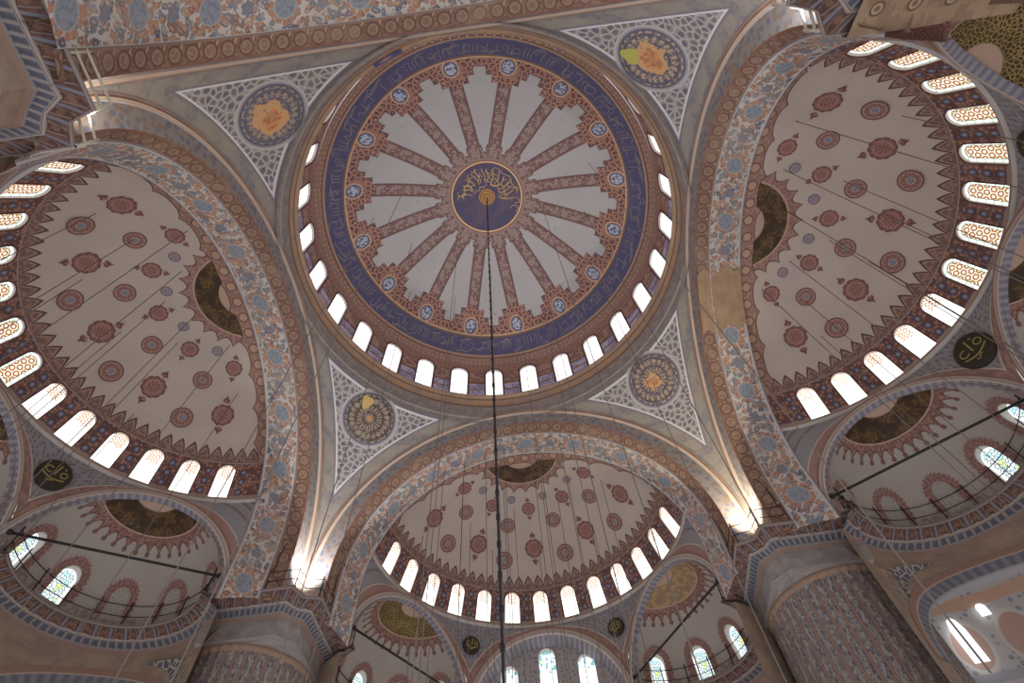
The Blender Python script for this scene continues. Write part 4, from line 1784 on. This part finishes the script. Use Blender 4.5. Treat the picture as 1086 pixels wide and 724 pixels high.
def sweep_blend(prof, name, m, parent, teeth=None, q=0):
    """cornice whose plan changes from the notched edge (offset 0) to the chamfered block (offset 1.02)"""
    def resample(path):
        pts = []
        cnt = (28, 6, 6, 28)
        for i in range(4):
            a, b = Vector(path[i]), Vector(path[i + 1])
            for k in range(cnt[i]): pts.append(a + (b - a) * k / cnt[i])
        pts.append(Vector(path[-1]))
        return pts
    P0, P1 = list(PIERPATH), list(PIERBASE)
    if q == 3:
        P0[3:] = [(9.80, 10.75), (9.80, 15.05)]; P1[3:] = [(10.8, 11.5), (10.8, 15.05)]
    if q == 2:
        P0[:2] = [(15.05, 9.85), (10.70, 9.85)]
    p0, p1 = resample(P0), resample(P1)
    n = len(p0)
    cum = [0.0]
    for i in range(1, n): cum.append(cum[-1] + (p0[i] - p0[i - 1]).length)
    vs = []; uv = []
    for j, (off, z, v) in enumerate(prof):
        for i in range(n):
            q = p0[i] + (p1[i] - p0[i]) * (off / 1.02)
            zz = z
            if teeth and j in teeth:
                per, dep = teeth[j]
                if 0.3 < (cum[i] / per) % 1.0 < 0.7: zz += dep
            vs.append((q.x, q.y, zz)); uv.append((cum[i], v))
    fs = [(j * n + i, j * n + i + 1, (j + 1) * n + i + 1, (j + 1) * n + i) for j in range(len(prof) - 1) for i in range(n - 1)]
    return mesh_obj(name, vs, fs, m, parent, uv, smooth=False)


def build_piers():
    lab = {0: 'massive round pier with vertical flower bands at the lower right', 1: 'massive round pier with vertical flower bands at the lower left',
           2: 'dark pier head at the top left corner, seen from close below', 3: 'pier head at the top right corner behind the beige coffered ledge'}
    PW = 1.04

    def offset(path, off):
        out = []
        for i, p in enumerate(path):
            p = Vector(p)
            d0 = (p - Vector(path[i - 1])).normalized() if i else (Vector(path[1]) - p).normalized()
            d1 = (Vector(path[i + 1]) - p).normalized() if i < len(path) - 1 else d0
            n0 = Vector((d0.y, -d0.x)); n1 = Vector((d1.y, -d1.x)); nn = (n0 + n1).normalized()
            q_ = p + nn * off / max(0.5, nn.dot(n0)); out.append((q_.x, q_.y))
        return out
    for q in range(4):
        root = tag(empty('pier', rz=q * pi / 2), lab[q], 'pier', kind='structure')
        sweep_blend(CPROF, 'muqarnas_cornice', MT['cornice'], root, teeth=TEETH, q=q)
        bm_ = MT['greystone'] if q < 2 else MT['stone']
        sweep_blend([(1.0, ZC - 0.8, 17), (1.04, 15.75, 15.75)], 'pier_block', bm_, root, q=q)
        c = 13.7
        R = 2.95
        pth = PIERBASE
        ring = []
        for i in range(len(pth) - 1):
            for s_ in range(14):
                ring.append((pth[i][0] + (pth[i + 1][0] - pth[i][0]) * s_ / 14, pth[i][1] + (pth[i + 1][1] - pth[i][1]) * s_ / 14))
        ring.append(pth[-1])
        vs = []; uv = []
        for x, y in ring:
            a = atan2(y - c, x - c)
            vs.append((x, y, 15.75)); uv.append((x, y))
            vs.append((c + (R - 0.05) * cos(a), c + (R - 0.05) * sin(a), 15.55)); uv.append((x * .8, y * .8))
        fs = [(2 * i, 2 * i + 1, 2 * i + 3, 2 * i + 2) for i in range(len(ring) - 1)]
        mesh_obj('pier_shoulder', vs, fs, bm_, root, uv)
        # fluted shaft
        nf = 29
        ZZ = [15.6, 15.56, 15.4, 15.32, 12.0, 9.0, 6.0, 2.0, -1.6]
        def shaft(i, j):
            a = pi * 0.55 + i * pi * 1.4
            f = (i * nf) % 1.0
            r = R + 0.05 * sin(pi * f)
            jj = int(round(j * 8))
            if jj in (1, 2): r += 0.06
            return (c + r * cos(a), c + r * sin(a), ZZ[jj])
        vs, fs, uv = grid(shaft, nf * 6, 8, lambda i, j: (i * nf * 0.62, ZZ[int(round(j * 8))]))
        mesh_obj('pier_shaft', vs, fs, MT['pier'], root, uv)
    # beige coffered ledge of the top right pier
    root = tag(empty('trim_1', rz=-pi / 2), 'beige stone ledge with a row of square rosettes at the top right', 'ledge', kind='structure')
    sweep2d([(9.76, 11.3), (9.76, 15.9)], [(0.05, ZC + 0.02, 0.0), (-0.05, ZC - 0.01, 0.05), (-0.06, ZC - 0.26, 0.2), (0.1, ZC - 0.36, 0.22), (1.05, ZC - 0.92, 1.0)], 'ledge_coffers', MT['coffer'], root)


def niche_path(q, k):
    """plan of the cornice edge in front of a niche (world coordinates)"""
    T0, rmq = niche_pos(q, k); base = q * pi / 2
    cx, cy = SX + rmq * cos(T0), rmq * sin(T0)
    pts = []
    R = 3.92
    a0, a1 = (-88, 88)
    if (q, k) == (0, -60): a0 = -60
    if (q, k) == (2, 60): a1 = 60
    for i in range(41):
        a = T0 + radians(a0 + (a1 - a0) * i / 40)
        x, y = cx + R * cos(a), cy + R * sin(a)
        pts.append((x * cos(base) - y * sin(base), x * sin(base) + y * cos(base)))
    return pts


def build_lower_walls():
    sides = {(0, 60): 'the front right niche', (2, -60): 'the front left niche', (0, 0): 'the right middle niche', (2, 0): 'the left middle niche',
             (1, -60): 'the left far niche', (1, 60): 'the right far niche', (0, -60): 'the top right niche', (2, 60): 'the left end niche'}
    for (q, k), nm in sides.items():
        root = tag(empty('trim_%d' % (len([o for o in COL.objects if o.name.startswith('trim_')]) + 1)), 'curved muqarnas cornice and wall below ' + nm, 'cornice', kind='structure')
        p = niche_path(q, k)
        sweep2d(p, CPROF, 'muqarnas_cornice', MT['cornice'], root, teeth=TEETH)
        # the wall below, with a gallery arch cut through for the side niches
        T0, rmq = niche_pos(q, k); base = q * pi / 2
        cx, cy = SX + rmq * cos(T0), rmq * sin(T0)
        wx = cx * cos(base) - cy * sin(base); wy = cx * sin(base) + cy * cos(base)
        Rw = 4.93
        na = 72
        half = radians(57); za, zs = 15.0, 11.4; p0 = radians(8) * (1 if k > 0 else -1 if k < 0 else 0)
        def ztop(ph):
            t = (ph - p0) / half
            return zs + (za - zs) * sqrt(max(0.0, 1 - t * t)) if abs(t) < 1 else None
        arch = (q != 1)
        vs = []; uv = []; fs = []
        rows = 8
        for i in range(na + 1):
            ph = radians(-92) + radians(184) * i / na
            zb = ztop(ph) if arch and ztop(ph) is not None else 6.0
            a = ph + T0 + base
            for j in range(rows + 1):
                z = 16.6 + (zb - 16.6) * j / rows
                vs.append((wx + Rw * cos(a), wy + Rw * sin(a), z)); uv.append((ph * Rw, z))
        for i in range(na):
            for j in range(rows):
                b = i * (rows + 1) + j
                fs.append((b, b + 1, b + rows + 2, b + rows + 1))
        mesh_obj('wall_stone', vs, fs, MT['stone'], root, uv, smooth=False)
        if arch:
            # ring of voussoirs with depth
            vs = []; uv = []; fs = []
            n = 48
            prof = [(0.55, 0.0), (-0.03, 0.0), (-0.05, 0.5), (-0.02, 0.85)]
            for i in range(n + 1):
                t = pi * i / n
                for j, (d, e) in enumerate(prof):
                    ph = p0 + cos(t) * (half + e / Rw)
                    z = zs + (za - zs + e) * sin(t)
                    a = ph + T0 + base
                    vs.append((wx + (Rw + d) * cos(a), wy + (Rw + d) * sin(a), z)); uv.append((t * 4.0, (0, 0.02, 0.6, 1.0)[j]))
            for i in range(n):
                for j in range(3):
                    b = i * 4 + j
                    fs.append((b, b + 1, b + 5, b + 4))
            mesh_obj('gallery_arch', vs, fs, MT['vous'], root, uv, smooth=False)
            # painted spandrel triangles beside the arch
            for sg in ((1,) if k > 0 else (-1,) if k < 0 else ()):
                tri_ = [(1.02, 15.7), (0.52, 16.1), (0.70, 15.78), (0.86, 15.3), (0.96, 14.8), (1.04, 14.0)]
                vs = [(wx + (Rw - 0.03) * cos(sg * ph + T0 + base), wy + (Rw - 0.03) * sin(sg * ph + T0 + base), z) for ph, z in tri_]
                uv = [(ph * Rw, z) for ph, z in tri_]
                mesh_obj('spandrel_panel', vs, [(0, 1, 2, 3, 4, 5)], mat('lace panel', lambda tc: (lambda u, v: mix(voro(vec(u, v, 0.0), 3.4, 1.0, True) < 0.1, D(66, 64, 72), D(132, 124, 116)))(*UV(tc))), root, uv, smooth=False)
            if k != 0:
                # vault of the gallery seen through the arch
                g = empty('gallery_vault', loc=(wx, wy, 0), rz=T0 + base)
                tag(g, 'pale painted gallery vault seen through the arch below ' + nm, 'vault', kind='structure')
                GP = [(4.97, 15.5), (5.3, 16.3), (6.0, 16.9), (6.9, 17.05), (7.7, 16.6), (8.3, 15.6), (8.65, 14.0), (8.75, 12.0), (8.75, 10.0), (8.75, 6.0)]
                def gv(i, j):
                    ph = -radians(80) + radians(160) * i
                    f = j * 9; k0 = min(8, int(f)); f -= k0
                    r = GP[k0][0] + (GP[k0 + 1][0] - GP[k0][0]) * f; z = GP[k0][1] + (GP[k0 + 1][1] - GP[k0][1]) * f
                    return (r * cos(ph), r * sin(ph), z)
                vs, fs, uv = grid(gv, 60, 27)
                mesh_obj('vault_shell', vs, fs, MT['gallery'], g)
                sg = 1 if k > 0 else -1
                for p1, p2, z1, z2 in ((21.0, 25.6, 13.3, 15.4), (11.0, 14.0, 15.1, 15.7)):
                    pts_ = []
                    for dz_, t_ in ((0, 0), (0, 1), (0.7, 1), (0.93, 0.8), (1, 0.5), (0.93, 0.2), (0.7, 0)):
                        a_ = radians(p1 + (p2 - p1) * t_) * sg
                        pts_.append((8.1 * cos(a_), 8.1 * sin(a_), z1 + (z2 - z1) * dz_))
                    mesh_obj('lit_window', pts_, [tuple(range(7))], MT['pane_plain'], g, smooth=False)


# ------------------------------------------------------------------ railings, tie bars, cables, lamps
def railing_parts(root, pts, mat_, h=1.0, posts=True, every=1.5, rails=(0.45, 0.95)):
    """pts: plan points (x,y); posts and rails as parts"""
    cum = [0.0]
    for i in range(1, len(pts)): cum.append(cum[-1] + hypot(pts[i][0] - pts[i - 1][0], pts[i][1] - pts[i - 1][1]))
    def at(s):
        for i in range(1, len(pts)):
            if s <= cum[i] + 1e-9:
                f = (s - cum[i - 1]) / max(1e-9, cum[i] - cum[i - 1])
                return (pts[i - 1][0] + (pts[i][0] - pts[i - 1][0]) * f, pts[i - 1][1] + (pts[i][1] - pts[i - 1][1]) * f)
        return pts[-1]
    rr_ = 0.042 if mat_ is MT['floodlit_metal'] else 0.022
    n = max(1, int(round(cum[-1] / every)))
    for k in range(n + 1):
        x, y = at(cum[-1] * k / n)
        m = MB(); m.tube((x, y, ZC), (x, y, ZC + h + 0.12), 0.032 if mat_ is MT['iron'] else 0.045, 6); m.tube((x, y, ZC), (x, y, ZC + 0.06), 0.07, 8)
        m.build('post', mat_, root)
    for z in rails:
        m = MB(); m.path([(p[0], p[1], ZC + z * h) for p in pts], rr_, 6)
        m.build('rail', mat_, root)
    return at, cum[-1]


def inset(pts, d):
    out = []
    for i, p in enumerate(pts):
        a = pts[max(0, i - 1)]; b = pts[min(len(pts) - 1, i + 1)]
        dx, dy = b[0] - a[0], b[1] - a[1]; L = hypot(dx, dy) or 1
        out.append((p[0] + dy / L * d, p[1] - dx / L * d))
    return out


def rotz(p, a): return (p[0] * cos(a) - p[1] * sin(a), p[0] * sin(a) + p[1] * cos(a))


def build_rails():
    nm = {(0, 60): 'thin dark railing along the niche beside the front right pier', (2, -60): 'thin dark railing along the niche beside the front left pier',
          (1, -60): 'thin dark railing along the niche left of the tall clear windows', (1, 60): 'thin dark railing along the niche right of the tall clear windows',
          (0, 0): 'thin dark railing along the niche cut by the right edge', (2, 0): 'thin dark railing along the niche cut by the left edge'}
    for (q, k), l in nm.items():
        p = inset(niche_path(q, k), 0.18)
        root = tag(empty('railing'), l, 'railing')
        at, L = railing_parts(root, p, MT['iron'], 1.15, every=1.35)
    lab = {0: 'railing with scrolled brackets round the front right pier corner', 1: 'railing with scrolled brackets round the front left pier corner',
           2: 'floodlit pale railing on the pier corner at the top left', 3: 'floodlit pale railing on the pier corner at the top right'}
    for q in range(4):
        root = tag(empty('railing', rz=q * pi / 2), lab[q], 'railing')
        pp = list(PIERPATH)
        if q == 3: pp[3:] = [(9.80, 10.75), (9.80, 12.2)]
        p = inset(pp, 0.12)
        mm = MT['floodlit_metal'] if q in (2, 3) else MT['iron']
        at, L = railing_parts(root, p, mm, 1.0, every=1.45)
        # scrolled lamp brackets rising from the rail
        if q in (0, 1):
            for s in (0.06, 0.30, 0.70, 0.94):
                x, y = at(L * s)
                m = MB()
                d = Vector((x, y)).normalized()
                m.path([(x, y, ZC + 0.9), (x, y, ZC + 1.8), (x - d.x * 0.1, y - d.y * 0.1, ZC + 2.2), (x - d.x * 0.4, y - d.y * 0.4, ZC + 2.45), (x - d.x * 0.75, y - d.y * 0.75, ZC + 2.35), (x - d.x * 0.9, y - d.y * 0.9, ZC + 2.05)], 0.025, 5)
                m.build('scroll_bracket', MT['iron'], root)
    # iron tie bars across the niche mouths
    tl = {(0, 60): 'black iron tie bar across the niche beside the front right pier', (2, -60): 'black iron tie bar across the niche beside the front left pier',
          (1, 60): 'black iron tie bar across the niche right of the tall clear windows', (1, -60): 'black iron tie bar across the niche left of the tall clear windows',
          (0, 0): 'black iron tie bar across the niche cut by the right edge', (2, 0): 'black iron tie bar across the niche cut by the left edge'}
    for (q, k), l in tl.items():
        T0, rmq = niche_pos(q, k); base = q * pi / 2
        cx, cy = SX + rmq * cos(T0), rmq * sin(T0)
        d = (-sin(T0), cos(T0))
        a = rotz((cx + d[0] * 4.37, cy + d[1] * 4.37), base); b = rotz((cx - d[0] * 4.37, cy - d[1] * 4.37), base)
        m = MB(); m.tube((a[0], a[1], ZC + 0.75), (b[0], b[1], ZC + 0.75), 0.06, 8)
        for e in (a, b):
            m.tube((e[0], e[1], ZC + 0.66), (e[0], e[1], ZC + 0.84), 0.10, 10)
        o = m.build('tie_bar', MT['iron'])
        tag(o, l, 'tie bar')


def build_speakers():
    for q, k, lab in ((0, 60, 'small dark loudspeaker on the railing end beside the front right pier'), (2, -60, 'small dark loudspeaker on the railing end beside the front left pier')):
        p = inset(niche_path(q, k), 0.5)
        x, y = p[-2] if k > 0 else p[1]
        root = tag(empty('loudspeaker', loc=(x, y, ZC)), lab, 'loudspeaker')
        m = MB(); m.tube((0, 0, 0), (0, 0, 1.0), 0.03, 6); m.build('stand_pole', MT['iron'], root)
        m = MB(); m.lathe([(0.0, 0.98), (0.12, 1.0), (0.19, 1.12), (0.21, 1.3), (0.19, 1.46), (0.1, 1.54), (0.0, 1.55)], 12); m.build('housing', MT['iron'], root)
        m = MB(); m.lathe([(0.215, 1.24), (0.225, 1.27), (0.225, 1.33), (0.215, 1.36)], 12); m.build('rim_band', MT['wire'], root)


def flood(x, y, rz, label, power, tint=(1.0, 0.95, 0.84)):
    root = tag(empty('floodlight', loc=(x, y, ZC), rz=rz), label, 'floodlight')
    m = MB(); m.box((0, 0, 0.22), 0.16, 0.34, 0.24); m.build('housing', MT['iron'], root, smooth=False)
    m = MB(); m.box((0.0, 0, 0.345), 0.13, 0.30, 0.012); m.build('lamp_glass', MT['lamp_glass'], root, smooth=False)
    m = MB(); m.box((0, 0, 0.05), 0.05, 0.38, 0.10); m.build('bracket', MT['iron'], root, smooth=False)
    L = bpy.data.lights.new('flood_lamp', 'SPOT')
    L.energy = power; L.color = tint; L.shadow_soft_size = 0.18
    L.spot_size = radians(92); L.spot_blend = 1.0
    lo = bpy.data.objects.new('flood_lamp', L); COL.objects.link(lo); lo.parent = root
    lo.location = (0, 0, 0.42)
    # spot looks along -Z of the lamp: turn it upwards and against the wall
    lo.rotation_euler = (pi, radians(-6), 0)
    return root


def build_floods():
    lab = {0: 'small floodlight on the corner of the front right pier', 1: 'small floodlight on the corner of the front left pier',
           2: 'small floodlight on the corner of the pier at the top left', 3: 'small floodlight on the corner of the pier at the top right'}
    pw = {0: 2600, 1: 2600, 2: 700, 3: 1500}
    for q in range(4):
        x, y = rotz((10.80, 10.80), q * pi / 2)
        flood(x, y, q * pi / 2 + pi / 4, lab[q], pw[q], {0: (1.0, 0.92, 0.72), 1: (0.96, 0.97, 0.95), 2: (1.0, 0.92, 0.76), 3: (0.9, 0.95, 1.0)}[q])


def vault_height(x, y):
    r = hypot(x, y)
    if r < 11.0: return dome_z(r) - 0.01
    for q in range(3):
        X_, Y_ = rotz((x, y), -q * pi / 2)
        rr = hypot(X_ - SX, Y_)
        if X_ > SX + 0.1 and rr < 8.0: return sd_z(rr) - 0.01
        if X_ <= SX + 0.1 and X_ > 11.9 and abs(Y_) < 9: return 19.5 + sqrt(9.4 ** 2 - Y_ * Y_)
    return 29.0


def build_cables():
    m = MB()
    z = DZ + DR - 0.5
    m.tube((0, 0, z), (0, 0, 4.5), 0.034, 8)
    for k in range(40):
        zz = z - 1 - k * 0.9
        m.tube((0, 0, zz), (0, 0, zz - 0.16), 0.055, 8)
    o = m.build('chandelier_chain', MT['iron'])
    tag(o, 'thick black chain hanging from the gilt boss of the central dome', 'chain')
    pts = []
    rnd = random.Random(11)
    # ring of cables from the main dome, and straight rows from each half dome
    for a, r in [(12, 7.2), (34, 8.4), (58, 6.2), (82, 8.6), (96, 5.2), (118, 7.6), (141, 8.8), (160, 6.5), (183, 8.2), (20, 4.4), (70, 9.2), (128, 4.8), (345, 7.8), (200, 6.0)]:
        pts.append((r * cos(radians(a)), r * sin(radians(a))))
    for a, r in [(-72, 5.6), (-55, 3.4), (-40, 7.4), (-25, 5.0), (-12, 2.6), (-3, 6.4), (10, 4.2), (22, 7.0), (36, 3.2), (48, 5.8), (62, 7.4), (76, 4.4)]:
        for q in range(3):
            t = radians(a + rnd.uniform(-5, 5)); rr = r + rnd.uniform(-0.5, 0.5)
            pts.append(rotz((SX + rr * cos(t), rr * sin(t)), q * pi / 2))
    # rows hanging from the far arch
    for x in (-4.9, -3.6, -2.2, -1.0, 1.3, 2.7, 4.2):
        pts.append((x, 12.9))
    for x, y in pts:
        h = vault_height(x, y)
        m = MB(); m.tube((x, y, h), (x, y, 4.5), 0.019, 5)
        o = m.build('cable', MT['wire'])
        tag(o, 'thin dark wire hanging straight down from the painted vaults', 'cable', 'hanging lamp wires')


# ------------------------------------------------------------------ camera, light
def build_camera():
    f = 593.621
    R = [[0.9903610584587217, 0.12987939163109344, -0.04812813644904161], [-0.13673833982277037, 0.8613803684920273, -0.4892100644907583], [-0.022081673646557633, 0.49107555875453257, 0.870837065864155]]
    cam = bpy.data.cameras.new('camera')
    cam.sensor_width = 36.0
    cam.lens = f / 1086 * 36.0
    cam.clip_end = 300
    o = bpy.data.objects.new('camera', cam); COL.objects.link(o)
    r, d, w = Vector(R[0]), Vector(R[1]), Vector(R[2])
    mt = Matrix.Identity(4)
    for i in range(3):
        mt[i][0] = r[i]; mt[i][1] = -d[i]; mt[i][2] = -w[i]; mt[i][3] = (1.33588, -11.27362, 0.0)[i]
    o.matrix_world = mt
    SC.camera = o


def build_light():
    w = bpy.data.worlds.new('daylight')
    SC.world = w
    w.use_nodes = True
    bg = w.node_tree.nodes['Background']
    bg.inputs[0].default_value = (0.95, 0.95, 1.0, 1)
    bg.inputs[1].default_value = 0.75
    SC.view_settings.view_transform = 'Standard'
    SC.view_settings.look = 'None'
    SC.view_settings.gamma = 1.0
    SC.view_settings.exposure = 0.0
    SC.view_settings.use_curve_mapping = False


build_dome()
build_drum()
build_pendentives()
build_arches()
WN = build_semis()
build_spandrels()
WN = build_exedrae(WN)
WN = build_far_wall(WN)
build_piers()
build_lower_walls()
build_rails()
build_floods()
build_speakers()
build_cables()
build_camera()
build_light()
